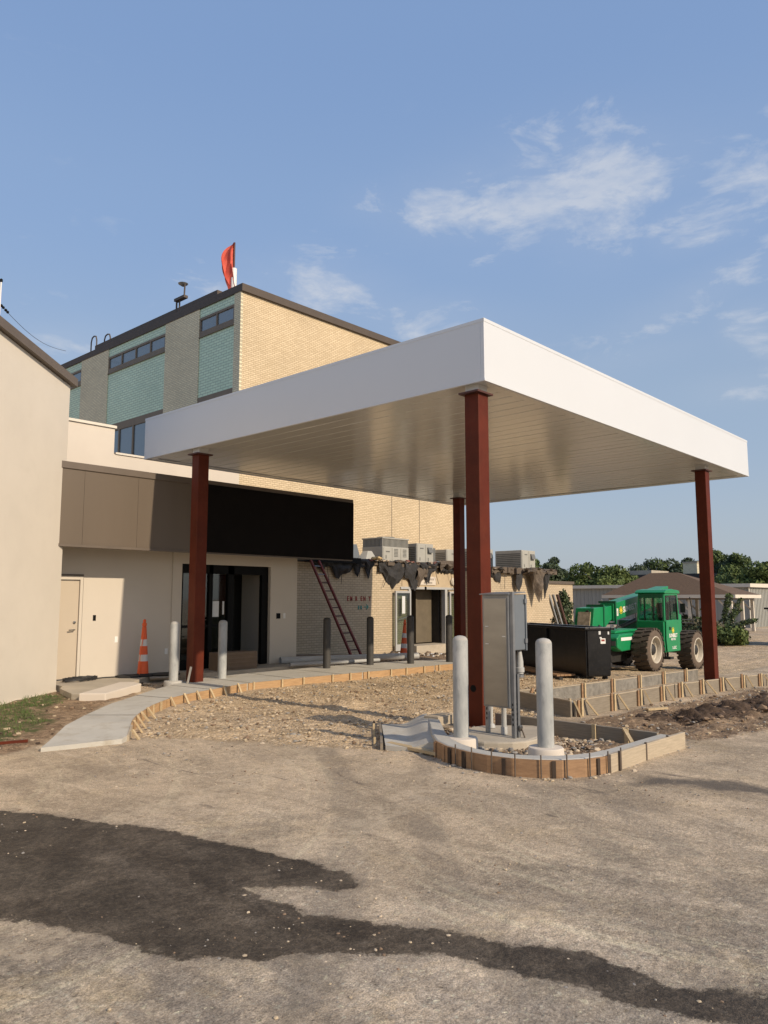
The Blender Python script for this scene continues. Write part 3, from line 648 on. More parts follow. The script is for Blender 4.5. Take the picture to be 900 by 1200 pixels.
# ------------------------------------------------------------------ canopy
CX, CY, LX_, LY_, CZ, CT = 8.13, 5.63, 10.76, 8.51, 4.52, 5.36
def canopy():
    t = thing('canopy', (8.3, 5.95, 0), 'large flat white entrance canopy carried on four red steel columns', 'canopy')
    th = .06; b = MB()
    x0, y0, x1, y1 = CX, CY, CX + LX_, CY + LY_
    b.box(x0, y0, CZ, x1, y0 + th, CT); b.box(x0, y1 - th, CZ, x1, y1, CT)
    b.box(x0, y0 + th, CZ, x0 + th, y1 - th, CT); b.box(x1 - th, y0 + th, CZ, x1, y1 - th, CT)
    b.box(x0 + th, y0 + th, CT - .12, x1 - th, y1 - th, CT - .06)
    b.build('fascia', M['white'], t, bevel=.006)
    e_ = .004
    for z0_, z1_, nm_ in ((CT - .035, CT + .012, 'top_trim'), (CZ - .006, CZ + .03, 'drip_trim')):
        b = MB(); b.box(x0 - e_, y0 - e_, z0_, x1 + e_, y0 - .0005, z1_); b.box(x0 - e_, y1 + .0005, z0_, x1 + e_, y1 + e_, z1_)
        b.box(x0 - e_, y0, z0_, x0 - .0005, y1, z1_); b.box(x1 + .0005, y0, z0_, x1 + e_, y1, z1_); b.build(nm_, M['white'], t, bevel=.003)
    # soffit: long ribbed pans running along y
    b = MB(); zs = CZ + .015; pitch = .305; x = x0 + th + .002; prof = []
    while x < x1 - th - .02:
        xe = min(x + pitch, x1 - th - .002)
        prof += [(x, zs + .018), (x + .004, zs + .018), (x + .012, zs), (xe - .014, zs), (xe - .006, zs + .018)]
        x = xe
    ya, yb = y0 + th + .002, y1 - th - .002; vs = []; n = len(prof)
    ys = np.linspace(ya, yb, 30)
    rs = random.Random(3); wob = {}
    for j, yy in enumerate(ys):
        for i, (px_, pz) in enumerate(prof):
            k = i // 5
            wv = 0.006 * mn.noise((k * 3.1, yy * .9, 1.0)) if i % 5 in (2, 3) else 0
            vs.append((px_, yy, pz + wv))
    fs = [(j * n + i, j * n + i + 1, (j + 1) * n + i + 1, (j + 1) * n + i) for j in range(len(ys) - 1) for i in range(n - 1)]
    b.add(vs, fs); so_ = b.build('soffit', M['soffit'], t, recalc=False)
    # perimeter trim of the soffit
    b = MB()
    for (a, c) in (((x0 + th, y0 + th), (x1 - th, y0 + th + .12)), ((x0 + th, y1 - th - .12), (x1 - th, y1 - th)), ((x0 + th, y0 + th + .12), (x0 + th + .12, y1 - th - .12)), ((x1 - th - .12, y0 + th + .12), (x1 - th, y1 - th - .12))):
        b.box(a[0], a[1], CZ + .004, c[0], c[1], CZ + .012)
    b.build('soffit_trim', M['soffit'], t)
    s = .115
    for cx, cy in ((8.33, 5.91), (8.33, 12.40), (16.75, 5.95), (16.85, 12.60)):
        g = H(cx, cy)
        b = MB(); b.box(cx - s, cy - s, g - .1, cx + s, cy + s, 4.40)
        c = b.build('column', M['redox'], t, bevel=.008)
        b = MB(); b.box(cx - .19, cy - .16, 4.40, cx + .17, cy + .16, 4.425); b.build('cap_plate', M['redox_dark'], c)
        b = MB(); b.box(cx - s + .01, cy - s + .01, 4.425, cx + s - .01, cy + s - .01, CZ + .02); b.build('beam_stub', M['soffit'], c)
        b = MB(); b.box(cx - .19, cy - .19, g - .05, cx + .19, cy + .19, g + .02); b.build('base_plate', M['redox_dark'], c)
        if cy < 6 and cx < 9:
            b = MB(); b.lathe([(.0, 0), (.045, 0), (.045, .004), (.0, .004)], (cx - s - .003, cy + .03, .5), 16, 'x'); b.build('port_hole', M['black'], c)
canopy()

# ------------------------------------------------------------------ bollards
def bollard(loc, mname, label, collar, h=1.13):
    t = thing('bollard', loc, label, 'bollard', 'steel pipe bollards filled with concrete')
    x, y, z = loc; r = .084
    MB().lathe([(r, -.1), (r, h - .035), (r * .985, h - .03)], loc, 28).build('post', M[mname], t)
    MB().lathe([(r * .985, h - .031), (r * .93, h - .012), (r * .7, h + .008), (r * .35, h + .018), (.005, h + .021)], loc, 28).build('dome_cap', M['conc'] if mname == 'galv_pipe' else M[mname], t)
    if collar == 'round':
        MB().lathe([(.17, -.1), (.172, .02), (.165, .035), (.10, .04)], (x, y, z), 24).build('collar', M['conc'], t)
    if collar == 'block':
        MB().lathe([(.185, -.12), (.18, .045), (.17, .06), (.10, .063)], (x, y, z), 26).build('collar', M['stucco2'], t)
    return t
bollard((6.86, 5.13, .10), 'galv_pipe', 'pale grey bollard in the front island left of the grey cabinet', 'block')
bollard((6.99, 4.16, .10), 'galv_pipe', 'pale grey bollard in the front island right of the grey cabinet', 'block')
bollard((7.96, 12.53, .12), 'galv_pipe', 'sunlit grey bollard standing left of the left red column', 'round', 1.1)
bollard((9.03, 12.52, .12), 'galv_pipe', 'grey bollard before the glass entrance right of the left red column', None, 1.1)
bollard((11.9, 12.6, .12), 'dark_pipe', 'dark bollard on the sidewalk left of the foot of the ladder', None, 1.1)
bollard((13.2, 12.5, .12), 'dark_pipe', 'dark bollard by the pipe ends right of the ladder', None, 1.1)
bollard((14.1, 12.02, .12), 'dark_pipe', 'dark bollard beside the far traffic cone before the open doors', None, 1.12)
bollard((15.26, 11.75, .12), 'dark_pipe', 'dark bollard touching the back red column on its left', None, 1.12)

# ------------------------------------------------------------------ island kerb, gutter and its forms
KO = [(7.85, 6.42), (7.50, 6.12), (7.18, 5.83), (6.80, 5.50), (6.51, 5.20), (6.36, 4.94), (6.27, 4.62), (6.25, 4.36), (6.29, 4.10), (6.38, 3.90), (6.52, 3.72), (6.71, 3.59), (6.95, 3.51), (7.2, 3.49)]
KI = [(7.92, 6.30), (7.58, 6.00), (7.28, 5.72), (6.95, 5.42), (6.66, 5.11), (6.51, 4.86), (6.41, 4.62), (6.39, 4.38), (6.43, 4.17), (6.51, 4.0), (6.64, 3.84), (6.80, 3.74), (7.0, 3.66), (7.2, 3.64)]
def island():
    t = thing('kerb_island', (6.9, 4.9, 0), 'freshly cast concrete kerb curving round the two front bollards', 'kerb')
    b = MB(); n = len(KO); vs = []
    for i in range(n):
        (ox, oy), (ix, iy) = KO[i], KI[i]
        f = min(1, max(0, (i) / 4)); zt = .165
        vs += [(ox, oy, -.05), (ox + (ix - ox) * .04, oy + (iy - oy) * .04, zt - .008), (ox + (ix - ox) * .12, oy + (iy - oy) * .12, zt), (ix, iy, zt), (ix, iy, -.05)]
    fs = [(5 * i + k, 5 * i + k + 1, 5 * i + 6 + k, 5 * i + 5 + k) for i in range(n - 1) for k in range(4)]
    fs += [(0, 1, 2, 3, 4), tuple(5 * n - 5 + k for k in range(5))[::-1]]
    b.add(vs, fs, False); b.build('kerb_top', M['curb'], t)
    # gutter flume: flat pan rising into the kerb
    L0, L1 = Vector((7.42, 6.82, 0)), Vector((6.44, 5.86, 0)); K0, K1 = Vector((7.87, 6.44, 0)), Vector((6.62, 5.30, 0))
    b = MB(); vs = []; nu, nv = 14, 12
    for j in range(nv):
        v = j / (nv - 1); a = L0.lerp(L1, v); c = K0.lerp(K1, v)
        for i in range(nu):
            u = i / (nu - 1); p = a.lerp(c, u)
            z = .035 + .125 * (3 * (max(0, u - .45) / .55) ** 2 - 2 * (max(0, u - .45) / .55) ** 3) * (1 - .35 * v) + .012 * (1 - v)
            vs.append((p.x, p.y, z))
    fs = [(j * nu + i, j * nu + i + 1, (j + 1) * nu + i + 1, (j + 1) * nu + i) for j in range(nv - 1) for i in range(nu - 1)]
    b.add(vs, fs, True)
    # skirt
    ring = [i for i in range(nu)] + [j * nu + nu - 1 for j in range(1, nv)] + [(nv - 1) * nu + i for i in range(nu - 2, -1, -1)] + [j * nu for j in range(nv - 2, 0, -1)]
    rv = [vs[i] for i in ring]; k = len(rv)
    b.add(rv + [(x, y, -.08) for x, y, z in rv], [(i, (i + 1) % k, k + (i + 1) % k, k + i) for i in range(k)])
    b.build('gutter_pan', M['walk'], t, recalc=False)
    g = thing('form_board', (6.9, 6.3, 0), 'dark form board at the left edge of the gutter beside the island', 'form board', 'form boards round the front island')
    bb, P, N_ = board_run([(7.45, 6.86), (6.9, 6.33), (6.42, 5.88)], .03, lambda x, y: -.05, lambda x, y: .06, side=1); bb.build('board', M['form_grey'], g)
    for q in ((7.3, 6.75), (6.95, 6.42), (6.6, 6.08)): stake_on(g, q[0] - .04, q[1] + .03, -.7, .7, .08, 'v', H)
    b = MB(); b.beam((6.62, 5.98, .02), (6.50, 5.16, .03), .09, .035)
    tag(b.build('lumber_offcut', M['lumber'], None, bevel=.004), 'pale board laid on the ground across the mouth of the gutter', 'board')
    # curved brown plywood form
    f = thing('form_board', (6.25, 4.4, 0), 'brown plywood form bent round the front of the island', 'form board', 'form boards round the front island')
    bp = [Vector((*q, 0)) for q in KO[4:]]
    pts = [(q.x, q.y) for q in bp]
    bb, P, N_ = board_run(pts, -.016, lambda x, y: -.04, lambda x, y: .160, side=-1)
    bb.build('plywood', M['form_brown'], f)
    ln = resample(pts, .03, None, .115)
    for i, q in enumerate(ln):
        j = min(i + 1, len(ln) - 1); k = max(i - 1, 0); d = Vector((ln[j][0] - ln[k][0], ln[j][1] - ln[k][1], 0)).normalized(); nn = Vector((d.y, -d.x, 0)); nn = -nn if nn.x > .2 and False else nn
        cen = Vector((7.3, 4.6, 0)); nn = nn if nn.dot(Vector((*q, 0)) - cen) > 0 else -nn
        o_ = Vector((*q, 0)) + nn * .024
        dark = (i % 3 != 1) if i < 6 else (i % 4 == 1)
        if i % 2 == 0 and i >= 4:
            b = MB(); b.tube([(o_.x + nn.x * .012, o_.y + nn.y * .012, -.05), (o_.x + nn.x * .012, o_.y + nn.y * .012, .20 + .02 * random.random())], .0075, 6); b.build('steel_pin', M['rebar'], f)
        elif dark:
            b = MB(); b.beam((o_.x, o_.y, -.03), (o_.x, o_.y, .153), .05 if i < 6 else .035, .014, up=tuple(nn)); b.build('ply_strip', M['form_dark' if i % 2 else 'form_brown'], f)
    f = thing('form_board', (7.9, 3.5, 0), 'pale straight form board closing the right side of the island', 'form board', 'form boards round the front island')
    b = MB(); b.hexa([(7.0, 3.46, -.04), (8.72, 3.415, -.04), (8.72, 3.455, -.04), (7.0, 3.50, -.04)], [(7.0, 3.46, .175), (8.72, 3.415, .175), (8.72, 3.455, .175), (7.0, 3.50, .175)])
    b.build('board', M['form_pale'], f, bevel=.004)
    b = MB(); b.hexa([(7.2, 3.505, .0), (8.5, 3.47, .0), (8.5, 3.60, .0), (7.2, 3.64, .0)], [(7.2, 3.505, .160), (8.5, 3.47, .160), (8.5, 3.60, .160), (7.2, 3.64, .160)])
    b.build('kerb_strip', M['curb'], f)
    for x in (7.15, 7.75, 8.3): MB().beam((x, 3.445, -.05), (x, 3.445, .19), .022, .022).build('steel_pin', M['rebar'], f)
    f = thing('form_board', (8.42, 4.6, 0), 'grey form board standing behind the right front bollard at the back of the island', 'form board', 'form boards round the front island')
    b = MB(); b.hexa([(8.42, 5.75, -.03), (8.40, 3.60, -.03), (8.45, 3.60, -.03), (8.47, 5.75, -.03)], [(8.42, 5.75, .185), (8.40, 3.60, .185), (8.45, 3.60, .185), (8.47, 5.75, .185)])
    b.build('board', M['form_grey'], f, bevel=.004)
    for y in (4.95, 4.35, 3.95): MB().beam((8.385, y, -.02), (8.385, y, .20), .045, .02, up=(1, 0, 0)).build('stake', M['lumber'], f)
    MB().beam((8.20, 3.80, .08), (8.39, 3.98, .19), .04, .03).build('stake', M['lumber'], f)
    b = MB(); b.box(7.62, 6.05, .08, 8.02, 6.28, .19); b.box(7.66, 6.09, .17, 7.98, 6.24, .195)
    tag(b.build('wooden_box', M['form_pale'], None, bevel=.004), 'small pale wooden box behind the left front bollard at the tip of the island', 'box')
    # cast footing in the island around the column
    b = MB(); ns = 22
    prof = []
    for k in range(ns):
        a = 2 * math.pi * k / ns; rr = .52 + .10 * mn.noise((math.cos(a) * 1.5, math.sin(a) * 1.5, 4)); prof.append((7.72 + rr * 1.25 * math.cos(a), 5.15 + rr * math.sin(a)))
    b.prism(prof, -.05, lambda x, y: .095 + .03 * mn.noise((x * 3, y * 3, 0)))
    tag(b.build('concrete_footing', M['slab'], None, bevel=.02), 'rough cast concrete footing under the cabinet posts inside the island', 'footing')
island()

# ------------------------------------------------------------------ kerb forms on the right
def line_form(a, b_, z1, label, mname, stakes, side, th=.03, braces=True, group='board forms of the kerb behind the island', cap=True):
    t = thing('form_board', (a[0], a[1], H(*a)), label, 'form board', group)
    A = Vector((*a, 0)); B = Vector((*b_, 0)); d = (B - A).normalized(); nn = Vector((d.y, -d.x, 0)) * side
    m_ = MB()
    def q(p, o, z): r_ = p + nn * o; return (r_.x, r_.y, H(p.x, p.y) + z)
    m_.hexa([q(A, 0, -.06), q(B, 0, -.06), q(B, -th, -.06), q(A, -th, -.06)], [q(A, 0, z1), q(B, 0, z1), q(B, -th, z1), q(A, -th, z1)])
    m_.build('board', M[mname], t, bevel=.003)
    if cap:
        m_ = MB(); m_.hexa([q(A, .004, z1 + .001), q(B, .004, z1 + .001), q(B, -th - .008, z1 + .001), q(A, -th - .008, z1 + .001)], [q(A, .004, z1 + .016), q(B, .004, z1 + .016), q(B, -th - .008, z1 + .016), q(A, -th - .008, z1 + .016)])
        m_.build('top_edge', M['form_pale'], t)
    Ls = (B - A).length
    for s in stakes:
        p = A + d * min(s, Ls - .03)
        for ds in (0, .09):
            pp = p + d * ds
            m_ = MB(); c = pp + nn * .016; g = H(c.x, c.y)
            m_.beam((c.x, c.y, g - .05), (c.x, c.y, g + z1 + .015 + .03 * random.random()), .045, .022, up=tuple(nn)); m_.build('stake', M['lumber'] if ds else M['form_brown'], t)
        if braces:
            pp = p + d * .16; c0 = pp + nn * .03; c1 = pp + nn * (.13 + .06 * random.random()) + d * (.06 + .10 * random.random())
            m_ = MB(); m_.beam((c1.x, c1.y, H(c1.x, c1.y) - .04), (c0.x, c0.y, H(c0.x, c0.y) + z1 + .01), .045, .022); m_.build('brace', M['lumber'], t)
    return t
line_form((9.9, 5.40), (12.9, 5.20), .22, 'grey form board with diagonal braces, nearest of the long boards right of the island', 'form_grey', (.05, .95, 1.75, 2.5), 1)
line_form((12.92, 5.195), (16.2, 4.72), .22, 'grey form board with diagonal braces passing before the right red column', 'form_grey', (.1, .8, 1.5, 2.3, 3.0), 1)
line_form((16.22, 4.715), (20.5, 4.1), .22, 'grey form board with braces running out past the right edge of view', 'form_grey', (.4, 1.3, 2.2), 1)
line_form((10.35, 6.66), (9.87, 5.44), .22, 'short grey end board of the long kerb form facing the island', 'form_grey', (.35, 1.15), -1)
line_form((11.02, 6.43), (16.6, 6.17), .22, 'far grey form board behind the earth strip before the telehandler', 'rough_pour', (.9, 1.9, 2.9, 3.9, 4.9), 1, braces=False)
line_form((10.38, 6.68), (11.0, 6.44), .22, 'short grey board at the far left corner of the kerb form', 'form_grey', (.3,), 1, braces=False)
b = MB(); b.prism([(9.93, 5.36), (16.2, 4.83), (16.4, 4.8), (16.5, 5.0), (10.0, 5.56)], -.05, lambda x, y: H(x, y) + .11)
# inner poured kerb strip between the forms
b = MB(); b.prism([(9.96, 5.46), (12.9, 5.25), (16.2, 4.78), (20.4, 4.16), (20.4, 4.30), (16.2, 4.93), (12.9, 5.40), (10.02, 5.62)], lambda x, y: H(x, y) - .05, lambda x, y: H(x, y) + .19)
tag(b.build('kerb_pour', M['curb'], None), 'long strip of poured concrete kerb behind the braced form boards', 'kerb')

# ------------------------------------------------------------------ electrical cabinet
def cabinet():
    t = thing('electrical_cabinet', (7.6, 5.0, .1), 'grey steel electrical cabinet on strut posts beside the front red column', 'cabinet')
    # shallow sheet-steel trough standing on edge, towards the camera's left
    MB().box(7.46, 4.89, .42, 7.53, 5.25, 1.70).build('steel_panel', M['galv'], t, bevel=.006)
    b = MB(); b.box(7.449, 4.915, .44, 7.459, 5.225, 1.66); b.build('panel_face', M['steel'], t, bevel=.003)
    MB().hexa([(7.43, 4.87, 1.70), (7.80, 4.87, 1.725), (7.80, 5.27, 1.725), (7.43, 5.27, 1.70)], [(7.43, 4.87, 1.712), (7.80, 4.87, 1.737), (7.80, 5.27, 1.737), (7.43, 5.27, 1.712)]).build('rain_hood', M['galv'], t)
    MB().box(7.56, 4.895, 1.06, 7.82, 5.22, 1.70).build('enclosure', M['box_grey'], t, bevel=.01)
    e = MB().box(7.824, 4.885, 1.05, 7.85, 5.23, 1.705).build('enclosure_door', M['box_grey'], t, bevel=.006)
    for z in (1.60, 1.14): MB().box(7.79, 4.872, z, 7.835, 4.893, z + .05).build('hinge', M['galv'], e)
    for z in (1.33, 1.13, 1.22):
        MB().box(7.444, 4.93 if z == 1.22 else 5.16, z, 7.4485, 4.97 if z == 1.22 else 5.20, z + .008).build('rivet_strip', M['whitepaint'], t)
    for (x, y, z0, z1) in ((7.60, 5.29, .1, 1.70), (7.50, 4.865, .08, 1.735), (7.575, 4.865, .08, .80)):
        b = MB(); s = .021
        b.box(x - s, y - s, z0, x + s, y - s + .003, z1); b.box(x - s, y + s - .003, z0, x + s, y + s, z1); b.box(x - s, y - s + .003, z0, x - s + .003, y + s - .003, z1)
        b.box(x + s - .003, y - s + .003, z0, x + s, y - s + .009, z1); b.box(x + s - .003, y + s - .009, z0, x + s, y + s - .003, z1)
        o = b.build('strut_post', M['galv'], t)
        h = MB()
        z = z0 + .15
        while z < z1 - .1:
            if z < .5 or z > 1.68: h.box(x - s - .0015, y - .007, z, x - s - .0005, y + .007, z + .028)
            z += .055
        if h.v: h.build('slot', M['black'], o)
    for z in (.62, 1.45): MB().beam((7.545, 4.87, z), (7.545, 5.30, z), .02, .04).build('cross_strut', M['galv'], t)
    # conduits
    c = MB().tube([(7.62, 5.08, -.02), (7.62, 5.08, .44)], .03, 14).build('conduit', M['pvc'], t)
    MB().lathe([(.038, 0), (.038, .08), (.034, .085)], (7.62, 5.08, .10), 14).build('coupling', M['pvc'], c)
    c = MB().tube([(7.90, 5.45, -.02), (7.90, 5.45, .75)], .022, 12).build('conduit', M['pvc'], t)
    MB().lathe([(.05, 0), (.045, .03), (.028, .05)], (7.90, 5.45, .10), 14).build('coupling', M['pvc'], c)
    c = MB().tube([(7.80, 4.97, 1.05), (7.80, 4.97, .92), (7.80, 4.97, .78)], [.025, .045, .045], 14).build('conduit', M['pvc'], t)
    MB().lathe([(.056, 0), (.056, .05), (.046, .055)], (7.80, 4.97, .80), 14).build('coupling', M['pvc'], c)
    MB().lathe([(.05, 0), (.05, .03), (.02, .035)], (7.80, 4.97, .74), 14).build('coupling', M['galv'], c)
    # ground clamp / valve
    MB().lathe([(.012, 0), (.034, .004), (.034, .02), (.012, .024)], (7.58, 4.82, .20), 14, 'y').build('clamp', M['steel'], t)
    MB().tube([(7.58, 4.82, .2), (7.60, 4.80, .12), (7.62, 4.78, .02)], .008, 8).build('ground_wire', M['rebar'], t)
cabinet()

# ------------------------------------------------------------------ left stucco building
def left_building():
    d = Vector((1.18, .93, 0)).normalized(); n = Vector((-d.y, d.x, 0))
    c = Vector((6.30, 13.68, 0)); far = c - d * 13
    t = thing('stucco_building', tuple(c), 'tall plain beige stucco building with brown roof edge at the left edge', 'building')
    z0, z1 = 5.60, 5.60 + 13 * .10
    def pt(p, o, z): q = p + n * o; return (q.x, q.y, z)
    e = .5
    MB().hexa([pt(c, 0, -.1), pt(far, 0, -.1), pt(far, 6, -.1), pt(c, e, -.1)], [pt(c, 0, z0), pt(far, 0, z1), pt(far, 6, z1), pt(c, e, z0)]).build('wall', M['stucco'], t)
    b = MB(); o0, o1 = -.10, e
    cc = c + d * .09
    b.hexa([pt(cc, o0, z0 + .0), pt(far, o0, z1 + .0), pt(far, 6.2, z1), pt(cc, o1, z0)], [pt(cc, o0, z0 + .15), pt(far, o0, z1 + .15), pt(far, 6.2, z1 + .15), pt(cc, o1, z0 + .15)])
    b.build('roof_edge', M['stuccotrim'], t)
    MB().hexa([pt(c, -.012, -.02), pt(far, -.012, -.02), pt(far, -.001, -.02), pt(c, -.001, -.02)], [pt(c, -.012, .035), pt(far, -.012, .035), pt(far, -.001, .035), pt(c, -.001, .035)]).build('base_flashing', M['parapetcap'], t)
left_building()

# ------------------------------------------------------------------ porch / entrance building
def entrance():
    t = thing('entrance_building', (6.4, 14.5, 0), 'single storey entrance building with deep bronze fascia over glass doors', 'building')
    yw = 14.5; zt = 2.72
    b = MB(); T = .2
    def wall(x0, x1, z0, z1, y=yw): b.box(x0, y, z0, x1, y + T, z1)
    wall(5.9, 6.24, -.1, zt); wall(7.13, 9.10, -.1, zt); wall(6.24, 7.13, 2.09, zt)
    b.build('wall', M['panelwall'], t)
    b = MB(); yp = yw - .03
    b.box(9.10, yp, -.1, 9.33, yp + .22, zt); b.box(9.33, yp, 2.42, 11.79, yp + .22, zt); b.box(11.79, yp, -.1, 12.63, 15.6, zt)
    b.build('entrance_wall', M['panelwall'], t)
    MB().box(5.9, 13.75, zt - .035, 13.6, 15.6, zt + .02).build('porch_ceiling', M['stuccotrim'], t)
    # fascia box in panels
    xs = [5.95, 6.62, 7.72, 8.98, 13.68]
    fz0, fz1 = 2.65, 4.03
    MB().box(5.95, 13.62, fz0 + .02, 13.66, 14.3, fz1).build('fascia_core', M['stuccotrim'], t)
    for i in range(len(xs) - 1):
        if xs[i] < 8.9: MB().box(xs[i] + .002, 13.595, fz0, xs[i + 1] - .002, 13.618, fz1).build('fascia_panel', M['fascia_brown'], t)
    MB().box(8.982, 13.55, fz0 - .02, 13.69, 13.618, fz1 + .04).build('black_sign_board', M['signblack'], t, bevel=.004)
    MB().box(5.95, 13.57, fz1, 13.70, 14.32, fz1 + .13).build('fascia_cap', M['stuccotrim'], t, bevel=.008)
    MB().box(5.95, 13.58, fz0 - .05, 13.68, 13.64, fz0 - .002).build('drip_edge', M['stuccotrim'], t)
    MB().box(6.6, 16.41, 2.8, 8.66, 17.0, 5.60).build('parapet', M['stucco2'], t)
    MB().box(6.6, 16.37, 5.60, 8.69, 17.03, 5.66).build('parapet_cap', M['parapetcap'], t)
    b = MB(); b.box(8.66, 16.42, 2.8, 12.24, 17.0, 5.0); b.build('low_parapet', M['stucco2'], t)
    MB().box(8.70, 16.39, 5.0, 12.26, 17.03, 5.045).build('low_parapet_cap', M['parapetcap'], t)
    MB().box(5.95, 14.32, 2.75, 12.3, 16.40, 3.9).build('roof_block', M['stuccotrim'], t)
    # side door (steel, beige)
    dr = MB().box(6.28, yw + .035, .13, 7.06, yw + .08, 2.02).build('side_door', M['door'], t)
    MB().box(7.06, yw - .012, .12, 7.12, yw + .1, 2.09).box(6.2, yw - .012, 2.025, 7.06, yw + .1, 2.09).box(6.2, yw - .012, .12, 6.26, yw + .1, 2.02).build('door_frame', M['panelwall'], t, bevel=.004)
    MB().tube([(6.98, yw + .03, 1.06), (6.98, yw - .03, 1.06), (6.86, yw - .035, 1.055)], .012, 8).build('door_handle', M['steel'], dr)
    MB().lathe([(.028, 0), (.026, -.02), (.01, -.022)], (6.99, yw + .034, 1.20), 14, 'y').build('lock', M['steel'], dr)
    MB().box(6.2, yw - .02, 2.10, 7.12, yw - .002, 2.13).build('door_drip', M['stuccotrim'], t)
    for x, z, w_, h_, mm in ((7.38, 1.28, .06, .11, 'black'), (7.86, .84, .07, .12, 'whitepaint'), (9.01, .55, .07, .12, 'whitepaint')):
        MB().box(x - w_ / 2, yw - .008, z - h_ / 2, x + w_ / 2, yw, z + h_ / 2).build('outlet_cover', M[mm], t)
    MB().box(11.98, yp - .012, 1.18, 12.10, yp, 1.31).build('access_panel', M['black'], t)
    MB().box(12.19, yp - .012, 1.18, 12.26, yp, 1.31).build('switch_plate', M['whitepaint'], t)
    # glass entrance with black frames
    y0 = 14.56
    fr = MB()
    for x0, x1 in ((9.33, 9.42), (10.10, 10.20), (10.62, 10.78), (11.60, 11.79)): fr.box(x0, y0, .12, x1, y0 + .1, 2.42)
    fr.box(9.42, y0, 2.22, 11.60, y0 + .1, 2.42); fr.box(9.42, y0, .12, 10.62, y0 + .1, .32); fr.box(9.42, y0 + .01, 1.02, 10.62, y0 + .09, 1.08)
    f = fr.build('entrance_frame', M['black'], t)
    for x0, x1 in ((9.42, 10.10), (10.20, 10.62)):
        for z0, z1 in ((.32, 1.02), (1.08, 2.22)): MB().box(x0, y0 + .045, z0, x1, y0 + .055, z1).build('glass_pane', M['clear'], f)
    # door leaf swung open inward
    lf = MB(); lf.box(10.79, 14.67, .13, 10.83, 15.7, .35).box(10.79, 14.67, 2.1, 10.83, 15.7, 2.22).box(10.79, 14.67, .35, 10.83, 14.77, 2.1).box(10.79, 15.6, .35, 10.83, 15.7, 2.1)
    l_ = lf.build('door_leaf', M['black'], t); MB().box(10.805, 14.77, .35, 10.815, 15.6, 2.1).build('glass_pane', M['clear'], l_)
    MB().box(10.23, y0 + .040, 1.25, 10.40, y0 + .044, 1.60).build('paper_notice', M['paper'], f); MB().box(10.50, y0 + .040, 1.30, 10.545, y0 + .044, 1.60).build('paper_notice', M['paper'], f)
    MB().tube([(9.60, y0 - .02, 1.17), (10.02, y0 - .02, 1.19)], .012, 8).build('push_bar', M['steel'], f)
    MB().tube([(9.48, y0 - .02, .83), (9.75, y0 - .02, .83)], .010, 8).build('push_bar', M['steel'], f)
    # interior
    MB().box(9.2, 14.9, .08, 13.2, 19.0, .118).build('lobby_floor', M['slab'], t)
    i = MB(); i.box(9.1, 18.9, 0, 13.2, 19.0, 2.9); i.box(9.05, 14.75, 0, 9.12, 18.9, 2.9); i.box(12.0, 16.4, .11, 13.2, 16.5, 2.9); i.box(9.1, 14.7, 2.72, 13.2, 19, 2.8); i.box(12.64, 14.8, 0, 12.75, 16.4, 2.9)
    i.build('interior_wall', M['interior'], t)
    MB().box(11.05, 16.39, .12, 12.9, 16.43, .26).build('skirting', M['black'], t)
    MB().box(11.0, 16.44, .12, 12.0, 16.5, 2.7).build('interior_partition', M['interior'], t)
entrance()
b = MB(); b.box(9.85, 13.75, .122, 10.85, 14.15, .50); 
for k in range(4): b.box(9.84, 13.74, .16 + k * .09, 10.86, 13.749, .20 + k * .09)
tag(b.build('wooden_crate', M['carton'], None, bevel=.006), 'low brown slatted crate before the glass entrance doors', 'crate')

